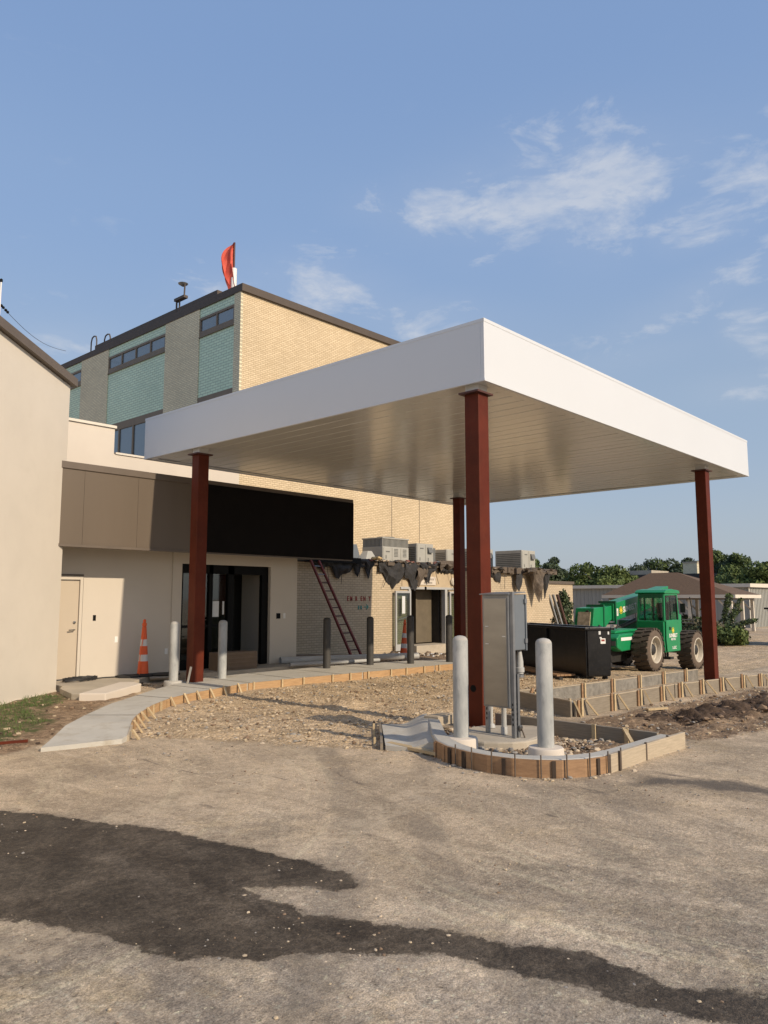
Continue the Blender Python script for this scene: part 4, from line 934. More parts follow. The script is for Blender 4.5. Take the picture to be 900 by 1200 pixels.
# ------------------------------------------------------------------ tall hospital block
def tall_building():
    xf, yf = 15.30, 20.50; zt = 12.10; xe = 27.55; ye = 60.0
    t = thing('brick_building', (xf, yf, 0), 'three storey buff brick block with green panels and bronze strip windows', 'building')
    MB().box(xf, yf, 0, xe, ye, zt).build('wall', [M['brick_lit']], t)
    rf = MB(); rf.box(xf - .12, yf - .10, zt, xe + .1, ye, zt + .27); rf.build('roof_edge', M['roofedge'], t, bevel=.01)
    MB().box(xf - .02, 22.0, zt + .27, xf + 1.0, 31.0, zt + .50).build('roof_rail', M['roofedge'], t)
    # facade facing -x : brick piers and green panels alternate
    piers = [(20.50, 20.86), (22.95, 25.20), (29.60, 32.00)]
    panels = [(20.86, 22.95), (25.20, 29.60), (32.00, 36.3)]
    piers += [(36.3, 38.7), (43.2, 45.6)]; panels += [(38.7, 43.2), (45.6, 50)]
    for y0, y1 in piers: MB().box(xf - .10, y0, 0, xf - .002, y1, zt).build('brick_pier', M['brick_side'], t)
    for y0, y1 in panels:
        for z0, z1 in ((11.76, zt), (8.80, 11.04), (4.9, 6.1), (0, 3.0)): MB().box(xf - .07, y0 + .001, z0, xf - .003, y1 - .001, z1).build('green_panel', M['teal'], t)
        for k, (z0, z1) in enumerate(((11.04, 11.76), (6.1, 8.80), (3.0, 4.9))):
            f = MB(); e = .07 if k == 0 else .10; fx0, fx1 = xf - .085, xf - .01
            top = z1 - (.09 if k == 0 else .30); bot = z0 + (.20 if k == 0 else .12)
            f.box(fx0, y0 + .001, top, fx1, y1 - .001, z1 - .002); f.box(fx0, y0 + .001, z0 + .002, fx1, y1 - .001, bot)
            nb = 4 if (y1 - y0) > 3 else 2
            ys = [y0 + .001 + (y1 - y0 - .002) * j / nb for j in range(nb + 1)]
            for j, yy in enumerate(ys):
                h = e / 2 if 0 < j < nb else e; a = max(yy - h, y0 + .001); c = min(yy + h, y1 - .001); f.box(fx0, a, bot, fx1, c, top)
            w_ = f.build('window', M['bronze'], t)
            for j in range(nb):
                MB().box(xf - .045, ys[j] + .03, bot, xf - .035, ys[j + 1] - .03, top).build('pane', M['glass_blue'], w_)
            MB().box(xf - .12, y0 + .001, z0 - .03, xf - .004, y1 - .001, z0).build('sill', M['bronze'], w_)
    for x in (22.9, 24.65): MB().box(x - .012, yf - .006, 2.9, x + .012, yf - .001, 6.2 if x < 23 else 6.2).build('expansion_joint', M['stuccotrim'], t)
    # farther wing of the same block
    MB().box(11.3, 44.0, 0, 15.25, 60, 14.5).build('rear_wing', M['brick_lit'], t)
    MB().box(11.2, 43.9, 14.5, 15.28, 60, 14.9).build('rear_wing_edge', M['roofedge'], t)
tall_building()
# things on the high roof
def flag():
    t = thing('flag', (15.9, 21.9, 12.37), 'limp red flag on a white pole above the corner of the brick block', 'flag')
    MB().tube([(15.9, 21.9, 12.2), (15.9, 21.9, 13.55)], .11, 12).build('pole', M['whitepaint'], t)
    MB().tube([(15.9, 21.9, 13.55), (15.9, 21.9, 14.55)], .035, 8).build('mast', M['redox_dark'], t)
    b = MB(); nz_, nu = 16, 6; vs = []
    for i in range(nz_):
        z = 14.52 - i * 2.05 / (nz_ - 1); wv = [.05, .22, .33, .40, .44, .46, .47, .47, .46, .44, .40, .34, .27, .19, .10, .03][i]
        for j in range(nu):
            u = j / (nu - 1); vs.append((15.86 - u * wv * .75 + .05 * math.sin(u * 9 + i * .5), 21.86 + u * wv * .55 + .09 * math.sin(u * 8 + i * .35), z - u * .05))
    vs2 = [(x + .012, y - .012, z) for x, y, z in vs]; k = len(vs)
    fs = [(i * nu + j, i * nu + j + 1, (i + 1) * nu + j + 1, (i + 1) * nu + j) for i in range(nz_ - 1) for j in range(nu - 1)]
    b.add(vs + vs2, fs + [tuple(q + k for q in f[::-1]) for f in fs], True); b.build('cloth', M['flagred'], t, recalc=False)
flag()
t = thing('weather_station', (15.35, 24.55, 12.37), 'small weather instrument on a stub mast at the high roof edge', 'instrument')
MB().tube([(15.3, 24.65, 12.1), (15.3, 24.65, 12.95)], .035, 8).tube([(15.3, 24.45, 12.4), (15.3, 24.45, 12.95)], .03, 8).build('mast', M['roofedge'], t)
MB().box(15.22, 24.05, 12.88, 15.4, 24.72, 12.98).build('cross_arm', M['roofedge'], t)
MB().tube([(15.3, 24.15, 12.95), (15.3, 24.12, 13.45)], .03, 8).build('upright', M['roofedge'], t)
MB().lathe([(.02, 0), (.17, .09), (.19, .12), (.02, .13)], (15.3, 24.25, 13.36), 14).build('sensor_head', M['galv'], t)
for i, (y, lab) in enumerate(((31.6, 'taller bent vent pipe hoop on the high roof with a dark tip'), (30.4, 'shorter bent vent pipe hoop on the high roof'))):
    hgt = .95 - .2 * i
    tag(MB().tube([(15.4, y, 12.2), (15.4, y, 12.2 + hgt * .75), (15.4, y - .08, 12.2 + hgt * .95), (15.4, y - .25, 12.2 + hgt), (15.4, y - .42, 12.2 + hgt * .95), (15.4, y - .5, 12.2 + hgt * .75), (15.4, y - .5, 12.3)], .03, 8).build('vent_pipe', M['roofedge']), lab, 'vent pipe', 'hooped pipes on the high roof')
t = thing('antenna_mast', (9.85, 27.0, 0), 'thin pale antenna mast at the left edge with a wire of dark beads', 'antenna')
MB().tube([(9.82, 27, -.1), (9.82, 27, 12.6)], .028, 8).build('mast', M['whitepaint'], t)
MB().lathe([(.01, 0), (.05, .03), (.05, .12), (.01, .15)], (9.82, 27, 12.58), 10).build('tip', M['black'], t)
wire = [Vector((9.85, 27, 11.78)).lerp(Vector((15.42, 34.1, 13.10)), k / 14) - Vector((0, 0, .35 * math.sin(math.pi * k / 14))) for k in range(15)]
MB().tube(wire, .009, 5).build('wire', M['roofedge'], t)
for k in (.25, .9, 1.8, 2.5):
    i = int(k * .42); p = wire[0].lerp(wire[3], k / 6.5)
    MB().lathe([(.008, -.05), (.05, -.02), (.05, .03), (.008, .06)], tuple(p), 8).build('insulator', M['black'], t)

# ------------------------------------------------------------------ low brick wing with stripped roof edge
def felt_strip(parent, x0, x1, y, ztop, prof, seed, m, amp=.05, name='torn_felt', out0=.04):
    """ragged hanging sheet along x at the wall top; prof(u) gives hang length"""
    rs = random.Random(seed); nu = max(6, int((x1 - x0) / .07)); nv = 7; vs = []
    for i in range(nu + 1):
        u = i / nu; x = x0 + (x1 - x0) * u; h = max(.03, prof(u) + rs.uniform(-.05, .05))
        for j in range(nv):
            v = j / (nv - 1)
            dy = out0 + amp * (mn.noise((x * 3.3, v * 2.5, seed)) + .35) + .05 * math.sin(v * 3.1)
            vs.append((x + .05 * mn.noise((x * 4, v * 4, seed + 9)) * v, y - dy, ztop - h * v + .05 * (1 - v) * mn.noise((x * 2, 0, seed))))
    b = MB(); k = len(vs); fs = [(i * nv + j, i * nv + j + 1, (i + 1) * nv + j + 1, (i + 1) * nv + j) for i in range(nu) for j in range(nv - 1)]
    b.add(vs + [(x, yy + .012, z) for x, yy, z in vs], fs + [tuple(q + k for q in f[::-1]) for f in fs]); b.build(name, m, parent, recalc=False)
def tri(c, wd, depth):
    return lambda u: max(0, depth * (1 - abs(u - c) / wd))
def rubble(name, parent, m, x0, x1, y0, y1, z, n, s0, s1, seed=1, label=None, cat=None, kind=None, flat=.5, zf=None, maskf=None):
    rs = np.random.RandomState(seed); phi = (1 + 5 ** .5) / 2
    ico = np.array([(-1, phi, 0), (1, phi, 0), (-1, -phi, 0), (1, -phi, 0), (0, -1, phi), (0, 1, phi), (0, -1, -phi), (0, 1, -phi), (phi, 0, -1), (phi, 0, 1), (-phi, 0, -1), (-phi, 0, 1)]) / 1.9
    F = np.array([(0, 11, 5), (0, 5, 1), (0, 1, 7), (0, 7, 10), (0, 10, 11), (1, 5, 9), (5, 11, 4), (11, 10, 2), (10, 7, 6), (7, 1, 8), (3, 9, 4), (3, 4, 2), (3, 2, 6), (3, 6, 8), (3, 8, 9), (4, 9, 5), (2, 4, 11), (6, 2, 10), (8, 6, 7), (9, 8, 1)])
    P = np.stack([rs.uniform(x0, x1, n), rs.uniform(y0, y1, n)], 1)
    if maskf is not None:
        P = P[maskf(P[:, 0], P[:, 1], rs)]
    n = len(P)
    S = s0 + (s1 - s0) * rs.rand(n) ** 5
    V = ico[None] * (1 + .35 * (rs.rand(n, 12, 1) - .5)) * S[:, None, None] * np.stack([rs.uniform(.7, 1.4, n), rs.uniform(.7, 1.2, n), rs.uniform(.35, .8, n) * flat * 2], 1)[:, None, :]
    a = rs.uniform(0, 6.28, n); ca, sa = np.cos(a)[:, None], np.sin(a)[:, None]
    x = V[..., 0] * ca - V[..., 1] * sa; y = V[..., 0] * sa + V[..., 1] * ca
    zz = zf(P[:, 0], P[:, 1]) if zf is not None else np.full(n, z)
    V = np.stack([x + P[:, 0:1], y + P[:, 1:2], V[..., 2] + zz[:, None] + (S * .12)[:, None]], -1).reshape(-1, 3)
    Fs = (F[None] + (np.arange(n) * 12)[:, None, None]).reshape(-1, 3)
    off = np.array(parent_loc(parent)); V = V - off
    me = bpy.data.meshes.new(name); me.from_pydata(V.tolist(), [], Fs.tolist()); 
    ms = m if isinstance(m, list) else [m]
    for q in ms: me.materials.append(q)
    if len(ms) > 1: me.polygons.foreach_set('material_index', np.repeat(rs.randint(0, len(ms), n), 20).tolist())
    o = bpy.data.objects.new(name, me); COL.objects.link(o)
    if parent is not None: o.parent = parent
    return tag(o, label, cat, None, kind)
M['stone_a'] = mat('tan_stone', (.45, .36, .24), .9, var=.2, scale=30)
M['stone_b'] = mat('pale_stone', (.50, .41, .295), .9, var=.15, scale=30)
M['stone_c'] = mat('brown_stone', (.22, .15, .095), .9, var=.2, scale=30)
M['stone_d'] = mat('grey_stone', (.27, .25, .22), .9, var=.2, scale=30)
M['clod'] = mat('earth_clod', (.07, .045, .03), .95, var=.3, scale=20)
M['felt_scrap'] = mat('brick_red_scrap', (.18, .07, .05), .9, var=.3)

def low_wing():
    t = thing('brick_wing', (15.4, 17.7, H(15.4, 17.7)), 'low cream brick wing with torn roofing felt hanging from its stripped roof edge', 'building')
    yw = 17.7; zt = 2.95
    b = MB(); b.box(12.8, yw, -.5, 20.62, 18.0, zt - .1).box(22.86, yw, -.5, 23.6, 18.0, zt - .1).box(20.62, yw, 2.02, 22.86, 18.0, zt - .1)
    b.build('wall', M['brick_low'], t)
    MB().box(23.6, 16.2, -.7, 27.75, 20.4, zt - .25).build('projecting_bay', M['brick_low'], t)
    MB().box(23.585, 16.22, -.7, 23.598, 17.7, zt - .26).build('bay_side', M['brick_low_side'], t)
    MB().box(27.76, 19.9, -.8, 36.5, 26, 2.42).build('rear_wall', M['brick_low'], t)
    MB().box(27.78, 19.82, 2.42, 36.56, 26, 2.56).build('rear_coping', M['stuccotrim'], t)
    # roof deck
    MB().box(12.9, 17.72, zt - .1, 27.7, 20.48, zt - .04).box(23.62, 16.25, zt - .25, 27.74, 17.7, zt - .10).build('roof_deck', M['membrane2'], t)
    b = MB(); rs = random.Random(5)
    for x0 in np.arange(15.0, 23.5, .37): b.box(x0, 17.60 + rs.uniform(-.05, .03), zt - .17 + rs.uniform(-.02, .02), x0 + .36, 17.9, zt - .07 + rs.uniform(-.02, .05))
    b.build('nailer_board', M['membrane2'], t)
    b = MB()
    for x0 in np.arange(23.5, 27.9, .29): b.box(x0, 16.02 + rs.uniform(-.10, .06), zt - .33 + rs.uniform(-.03, .03), x0 + .30, 16.6, zt - .17 + rs.uniform(-.03, .08))
    b.build('nailer_board', M['membrane2'], t)
    # hanging felt
    fs = felt_strip
    fs(t, 13.6, 16.9, yw, zt - .05, lambda u: .10 + tri(.42, .12, .34)(u) + tri(.85, .1, .30)(u), 1, M['membrane'])
    fs(t, 16.3, 17.9, yw - .03, zt, lambda u: .26 + tri(.55, .35, .40)(u) + .08 * math.sin(u * 17), 2, M['membrane'], amp=.10)
    fs(t, 17.7, 18.75, yw - .02, zt + .03, lambda u: .30 + tri(.25, .12, .35)(u) + tri(.75, .14, .42)(u), 3, M['membrane'], amp=.09)
    fs(t, 19.0, 20.45, yw, zt + .02, lambda u: .45 + tri(.55, .40, .55)(u), 4, M['membrane'], amp=.12)
    fs(t, 20.3, 21.2, yw - .04, zt, lambda u: .55 + tri(.55, .25, .55)(u), 5, M['membrane'], amp=.12)
    fs(t, 20.9, 21.5, yw - .08, zt, lambda u: .50 + tri(.3, .4, .45)(u), 6, M['membrane2'], amp=.10)
    fs(t, 21.1, 22.5, yw - .03, zt + .03, lambda u: .22 + tri(.35, .3, .50)(u) + .1 * math.sin(u * 23), 7, M['membrane'], amp=.16)
    fs(t, 22.2, 23.6, yw - .10, zt + .12, lambda u: .30 + .08 * math.sin(u * 19), 8, M['membrane2'], amp=.18)
    fs(t, 22.3, 23.5, yw - .02, zt - .12, lambda u: .22, 9, M['membrane'], amp=.08)
    fs(t, 23.5, 24.1, 16.2, zt - .2, lambda u: .22 + .3 * u, 10, M['membrane'], amp=.06)
    fs(t, 23.5, 25.4, 16.16, zt - .10, lambda u: .20 + .06 * math.sin(u * 20), 11, M['membrane2'], amp=.16)
    fs(t, 25.0, 25.45, 16.1, zt - .2, lambda u: .5 + tri(.5, .5, .35)(u), 12, M['membrane'], amp=.06)
    fs(t, 25.4, 26.9, 16.0, zt - .12, lambda u: .20 + tri(.65, .33, 1.15)(u), 13, M['membrane2'], amp=.22)
    fs(t, 26.9, 27.6, 16.08, zt - .10, lambda u: .25 + tri(.35, .28, 1.10)(u), 14, M['membrane'], amp=.10)
    fs(t, 25.6, 27.9, 16.08, zt - .08, lambda u: .16 + .06 * math.sin(u * 31), 15, M['membrane2'], amp=.2)
    rubble('insulation_chunk', t, M['insul'], 18.65, 19.1, 17.52, 17.7, 3.0, 7, .10, .24, 3)
    rubble('roof_edge_debris', t, [M['membrane'], M['membrane2'], M['felt_scrap'], M['debris']], 16.2, 23.5, 17.5, 17.85, 2.93, 260, .03, .15, 4)
    rubble('roof_edge_debris', t, [M['membrane'], M['membrane2'], M['membrane2'], M['debris']], 23.5, 27.9, 15.95, 16.5, 2.76, 190, .03, .16, 6)
    MB().box(13.9, 17.46, 2.80, 18.0, 17.62, 2.98).build('gutter_box', M['black'], t)
    rs2 = random.Random(12)
    for x in (14.2, 15.1, 16.6, 17.2, 18.1, 19.4, 20.9, 21.4, 22.1, 23.0): MB().tube([(x, yw - .12, 2.9), (x + rs2.uniform(-.1, .1), yw - .16, 2.6), (x + rs2.uniform(-.2, .2), yw - .10, 2.45 - rs2.random() * .5)], .009, 5).build('hanging_wire', M['rope'], t)
    for x in (24.3, 25.2, 26.5, 27.3): MB().tube([(x, 16.05, 2.7), (x + rs2.uniform(-.1, .1), 16.0, 2.4), (x + rs2.uniform(-.2, .2), 16.05, 2.1 - rs2.random() * .5)], .009, 5).build('hanging_wire', M['rope'], t)
    # remains of a wall sign: letters with some missing
    for ch, x in (('E', 17.63), ('M', 17.78), ('R', 18.02), ('E', 18.26), ('N', 18.40), ('Y', 18.66)):
        text_part('letter', ch, M['redpaint'], t, (x, yw - .006, 1.59), (1, 0, 0), (0, 0, 1), .215, .012, bold=.006, sx=.72)
    for ch, x in (('E', 18.13), ('R', 18.25)):
        text_part('letter', ch, M['tealpaint'], t, (x, yw - .006, 1.32), (1, 0, 0), (0, 0, 1), .155, .012, bold=.008, sx=.8)
    ar = MB(); ar.box(18.40, yw - .012, 1.375, 18.55, yw - .001, 1.405)
    ar.beam((18.50, yw - .006, 1.47), (18.59, yw - .006, 1.39), .012, .03, up=(0, 0, 1)); ar.beam((18.50, yw - .006, 1.31), (18.59, yw - .006, 1.39), .012, .03, up=(0, 0, 1)); ar.build('arrow', M['tealpaint'], t)
    # door surround and doors
    pl = MB(); pl.box(20.30, yw - .02, 2.06, 23.58, yw - .001, 2.62); pl.build('door_header', M['header'], t)
    sg = MB().box(21.25, yw - .05, 2.16, 22.15, yw - .022, 2.46).build('door_sign', M['stucco2'], t)
    text_part('lettering', 'Ambulance', M['stuccotrim'], sg, (21.70, yw - .052, 2.33), (1, 0, 0), (0, 0, 1), .15, .003)
    text_part('lettering', 'ePatient', M['stuccotrim'], sg, (21.70, yw - .052, 2.20), (1, 0, 0), (0, 0, 1), .15, .003)
    f = MB(); zb = .02; zt2 = 2.0
    for x0, x1 in ((20.62, 20.74), (22.70, 22.84)): f.box(x0, yw - .05, zb - .3, x1, yw + .12, zt2)
    f.box(20.2, yw - .05, zt2, 23.5, yw + .12, zt2 + .08); f.build('door_frame', M['pvc'], t)
    def leaf(x0, x1, nm='door_leaf'):
        l = MB(); y0, y1 = yw - .16, yw - .10
        l.box(x0, y0, -.12, x0 + .07, y1, 1.93).box(x1 - .07, y0, -.12, x1, y1, 1.93).box(x0 + .07, y0, 1.86, x1 - .07, y1, 1.93).box(x0 + .07, y0, -.12, x1 - .07, y1, .10)
        o = l.build(nm, M['pvc'], t); MB().box(x0 + .07, y0 + .025, .10, x1 - .07, y0 + .032, 1.86).build('glass_pane', M['clear'], o)
        MB().tube([(x0 + .1, y0 - .04, .95), (x1 - .04, y0 - .04, 1.08)], .015, 8).build('push_bar', M['steel'], o); return o
    l = leaf(19.80, 20.62)
    MB().box(20.12, yw - .172, 1.15, 20.28, yw - .162, 1.75).build('paper_notice', M['paper'], l)
    leaf(22.86, 23.36)
    MB().box(20.74, 17.95, 0, 20.8, 21, 2.2).box(22.7, 17.95, 0, 22.76, 21, 2.2).box(20.74, 20.3, 0, 22.7, 20.4, 2.2).box(20.74, 17.95, 2.1, 22.76, 20.4, 2.2).build('passage_wall', M['shaded_room'], t)
    MB().box(21.72, 18.25, .05, 21.80, 20.3, 2.1).box(21.80, 18.3, .05, 22.7, 18.36, 2.1).build('passage_partition', M['shaded_ply'], t)
    MB().box(20.74, 17.4, -.3, 22.7, 18.2, .02).build('threshold', M['slab'], t)
    MB().lathe([(.02, 0), (.05, -.03), (.045, -.10), (.01, -.12)], (21.55, yw - .05, 2.10), 10).build('wall_lamp', M['black'], t)
    MB().lathe([(.05, -.05), (.14, -.04), (.15, 0), (.05, .01)], (23.2, yw - .05, 2.30), 14, 'y').build('round_lamp', M['parapetcap'], t)
    MB().tube([(22.98, yw - .02, -.1), (22.98, yw - .02, 1.7), (22.92, yw - .02, 2.0)], .015, 6).build('cable', M['black'], t)
    MB().box(23.575, 17.15, -.2, 23.584, 17.25, 1.85).box(23.575, 16.85, -.2, 23.584, 17.1, 2.0).build('side_pipe', M['pvc'], t)
low_wing()

# rooftop units: each sits on the low roof
def rtu(loc, sx, sy, sz, label, style):
    x, y, z = loc
    t = thing('rooftop_unit', loc, label, 'rooftop unit', 'air conditioning units on the low roof')
    b = MB(); zb = z + .06
    h0 = sz * .62 if style == 'coil' else sz
    b.box(x, y, zb, x + sx, y + sy, zb + h0); b.build('casing', M['rtu'], t, bevel=.012)
    MB().box(x - .02, y - .02, z - .08, x + sx + .02, y + sy + .02, zb - .002).build('kerb_frame', M['rtu_dark'], t)
    if style == 'coil':
        MB().box(x + .03, y + .03, zb + h0 + .001, x + sx - .03, y + sy - .03, zb + sz - .05).build('coil', M['rtu_dark'], t)
        g = MB(); k = x
        while k < x + sx - .02: g.box(k, y, zb + h0 + .002, k + .022, y + .028, zb + sz - .05); k += .065
        k = y + .04
        while k < y + sy: g.box(x, k, zb + h0 + .002, x + .028, k + .02, zb + sz - .05); k += .065
        g.build('grille', M['rtu'], t)
        MB().box(x - .015, y - .015, zb + sz - .05, x + sx + .015, y + sy + .015, zb + sz).build('top_pan', M['rtu'], t, bevel=.01)
        MB().lathe([(.34, 0), (.34, .05), (.30, .06)], (x + sx * .5, y + sy * .5, zb + sz), 24).build('fan_guard', M['rtu_dark'], t)
    # access panels, proud of the casing
    n = 3 if style == 'coil' else 2
    for i in range(n):
        a = x + sx * (i + .06) / n; c = x + sx * (i + .94) / n
        p = MB().box(a, y - .014, zb + .04, c, y - .002, zb + h0 - .04).build('access_panel', M['rtu'], t, bevel=.004)
        if i > 0 and style == 'coil':
            q = MB()
            for j in range(6): q.box(a + .10, y - .022, zb + h0 * .35 + j * .05, a + .30, y - .015, zb + h0 * .35 + .025 + j * .05)
            q.build('louvre', M['rtu_dark'], p)
        else:
            MB().box(a + .12, y - .022, zb + .10, a + .16, y - .015, zb + .22).build('latch', M['rtu_dark'], p)
            MB().box(c - .28, y - .022, zb + h0 - .20, c - .08, y - .015, zb + h0 - .16).build('name_plate', M['rtu_dark'], p)
    if style == 'box':
        q = MB()
        for j in range(8): q.box(x - .012, y + .06, zb + .10 + j * (sz - .2) / 8, x - .002, y + sy - .06, zb + .10 + (j + .55) * (sz - .2) / 8)
        q.build('side_louvre', M['rtu_dark'], t)
        MB().hexa([(x + sx * .62, y - .12, zb + sz * .55), (x + sx * .88, y - .12, zb + sz * .55), (x + sx * .88, y - .016, zb + sz * .55), (x + sx * .62, y - .016, zb + sz * .55)],
                  [(x + sx * .62, y - .05, zb + sz * .82), (x + sx * .88, y - .05, zb + sz * .82), (x + sx * .88, y - .016, zb + sz * .82), (x + sx * .62, y - .016, zb + sz * .82)]).build('vent_hood', M['rtu_dark'], t)
    return t
rtu((19.9, 18.25, 2.92), 1.42, 1.0, .86, 'large rooftop unit with a slatted upper coil grille, leftmost on the low roof', 'coil')
rtu((21.78, 18.25, 2.92), .98, .55, .74, 'plain boxy rooftop unit right of the slatted one, above the double doors', 'box')
rtu((27.0, 17.0, 2.80), 1.05, 1.3, .80, 'rooftop unit with bright sunlit end on the roof corner right of the front red column', 'box')
rtu((25.9, 18.55, 2.85), 1.3, .7, .84, 'dark sided rooftop unit seen just right of the front red column', 'box')
rtu((25.2, 19.5, 2.85), 1.3, .8, .80, 'grey rooftop unit between the two red columns, partly hidden', 'box')
t = thing('exhaust_duct', (18.5, 18.5, 2.9), 'bent grey exhaust duct with slanted hood left of the slatted rooftop unit', 'duct')
MB().hexa([(18.2, 18.6, 2.9), (19.2, 18.6, 2.9), (19.2, 19.4, 2.9), (18.2, 19.4, 2.9)], [(18.3, 18.6, 3.50), (18.95, 18.6, 3.55), (18.95, 19.4, 3.55), (18.3, 19.4, 3.50)]).build('duct_body', M['box_grey'], t)
MB().hexa([(18.95, 18.15, 3.02), (19.5, 18.15, 3.02), (19.5, 18.58, 3.02), (18.95, 18.58, 3.02)], [(19.25, 18.35, 3.32), (19.45, 18.35, 3.32), (19.45, 18.58, 3.32), (19.25, 18.58, 3.32)]).build('hood', M['rtu'], t)
t = thing('flue_cap', (22.9, 18.5, 2.9), 'narrow dark flue box at the right end of the plain boxy unit', 'flue')
MB().box(22.85, 18.4, 2.9, 23.08, 18.7, 3.60).build('flue_body', M['rtu_dark'], t); MB().tube([(23.1, 18.5, 3.1), (24.4, 18.5, 3.05)], .02, 8).build('pipe', M['box_grey'], t)

# ------------------------------------------------------------------ ladder
def ladder():
    A0 = Vector((15.95, 16.55, H(16, 16.6) - .02)); B0 = Vector((14.15, 17.56, 2.62)); dx = Vector((.95, 0, 0)) * .46
    A0 = Vector((16.45, 16.35, H(16.5, 16.4))); B0 = Vector((15.72, 17.40, 2.83))
    t = thing('ladder', tuple(A0), 'dark red wooden ladder leaning against the low brick wall', 'ladder')
    sd_ = Vector((.40, .02, 0)); n = 11
    for k in (0, 1): 
        b = MB(); b.beam(A0 + sd_ * k * 1.12, B0 + sd_ * k * .88, .05, .075, up=(0, -1, 0)); b.build('rail', M['ladder_red'], t)
    for i in range(n):
        u = (i + .7) / (n + .4); p = A0.lerp(B0, u); q = (A0 + sd_ * 1.12).lerp(B0 + sd_ * .88, u)
        MB().tube([p, q], .017, 8).build('rung', M['galv'] if i > n - 3 else M['redox_dark'], t)
ladder()

# ------------------------------------------------------------------ traffic cones
def cone(loc, label, tilt=0):
    t = thing('traffic_cone', loc, label, 'traffic cone', 'orange channelizer cones with white bands')
    x, y, z = loc
    R0 = lambda h: .115 - .075 * (h / 1.0)
    for (h0, h1, mm, nm) in ((.04, .30, 'orange', 'body'), (.30, .43, 'reflect', 'reflective_band'), (.43, .60, 'orange', 'body'), (.60, .73, 'reflect', 'reflective_band'), (.73, .98, 'orange', 'body')):
        e = .0015 if nm != 'body' else 0
        MB().lathe([(R0(h0) + e, h0), (R0(h1) + e, h1)], loc, 24).build(nm, M[mm], t)
    MB().lathe([(.028, .98), (.045, 1.0), (.045, 1.05), (.03, 1.06), (.03, 1.12), (.012, 1.13)], loc, 18).build('grip', M['orange'], t)
    MB().lathe([(.24, 0), (.24, .035), (.13, .05), (.115, .06)], loc, 8).build('base', M['rubber'], t, bevel=.004)
    return t
c1 = cone((8.22, 14.05, .115), 'tall orange traffic cone beside the beige side door')
MB().tube([(8.22 - .12, 13.97, .16), (8.22 - .14, 13.94, .5), (8.22 - .06, 13.98, .86), (8.24, 14.03, 1.15)], .008, 6).build('caution_tape', M['orange'], c1)
c2 = cone((17.15, 14.9, H(17.1, 14.9)), 'tall orange traffic cone leaning by the open double doors'); c2.rotation_euler = (0, R(4), 0)
b = MB(); b.lathe([(.30, 0), (.32, .03), (.10, .05)], (8.62, 13.9, .12), 9); b.lathe([(.26, 0), (.26, .03), (.05, .04)], (7.95, 14.1, .12), 9)
tag(b.build('cable_heap', M['rope']), 'flat black rubber scraps on the paving round the left traffic cone', 'rubber scrap')
b = MB(); pts = []
for k in range(60): a = k * .45; rr = .22 + .04 * math.sin(k * .9); pts.append((6.95 + rr * 1.5 * math.cos(a), 14.1 + rr * .8 * math.sin(a), .135 + .012 * (k % 5)))
b.tube(pts, .012, 6); b.tube([(7.2, 14.2, .13), (7.5, 14.25, .13), (7.75, 14.2, .13)], .012, 6)
tag(b.build('coiled_cable', M['rope']), 'coiled black cable lying at the foot of the beige side door', 'cable')

# pipes lying behind the sidewalk
for i, (a, c, r_, lab) in enumerate((((11.9, 14.2, .20), (15.6, 13.05, .17), .085, 'long thick grey pipe lying behind the dark bollards'), ((11.6, 13.5, .16), (14.0, 12.95, .16), .045, 'thin grey pipe lying in front of the thick one'))):
    m_ = MB(); m_.tube([a, c], r_, 18, caps=False); m_.tube([a, c], r_ * .88, 18, caps=False)
    A, C_ = Vector(a), Vector(c); d = (C_ - A).normalized(); u = d.cross(Vector((0, 0, 1))).normalized(); v = u.cross(d)
    for P_ in (A, C_):
        vs = [P_ + (u * math.cos(k * math.pi / 9) + v * math.sin(k * math.pi / 9)) * q for q in (r_, r_ * .88) for k in range(18)]
        m_.add(vs, [(k, (k + 1) % 18, 18 + (k + 1) % 18, 18 + k) for k in range(18)])
    tag(m_.build('steel_pipe', M['pvc']), lab, 'pipe', 'pipes lying by the brick wing')

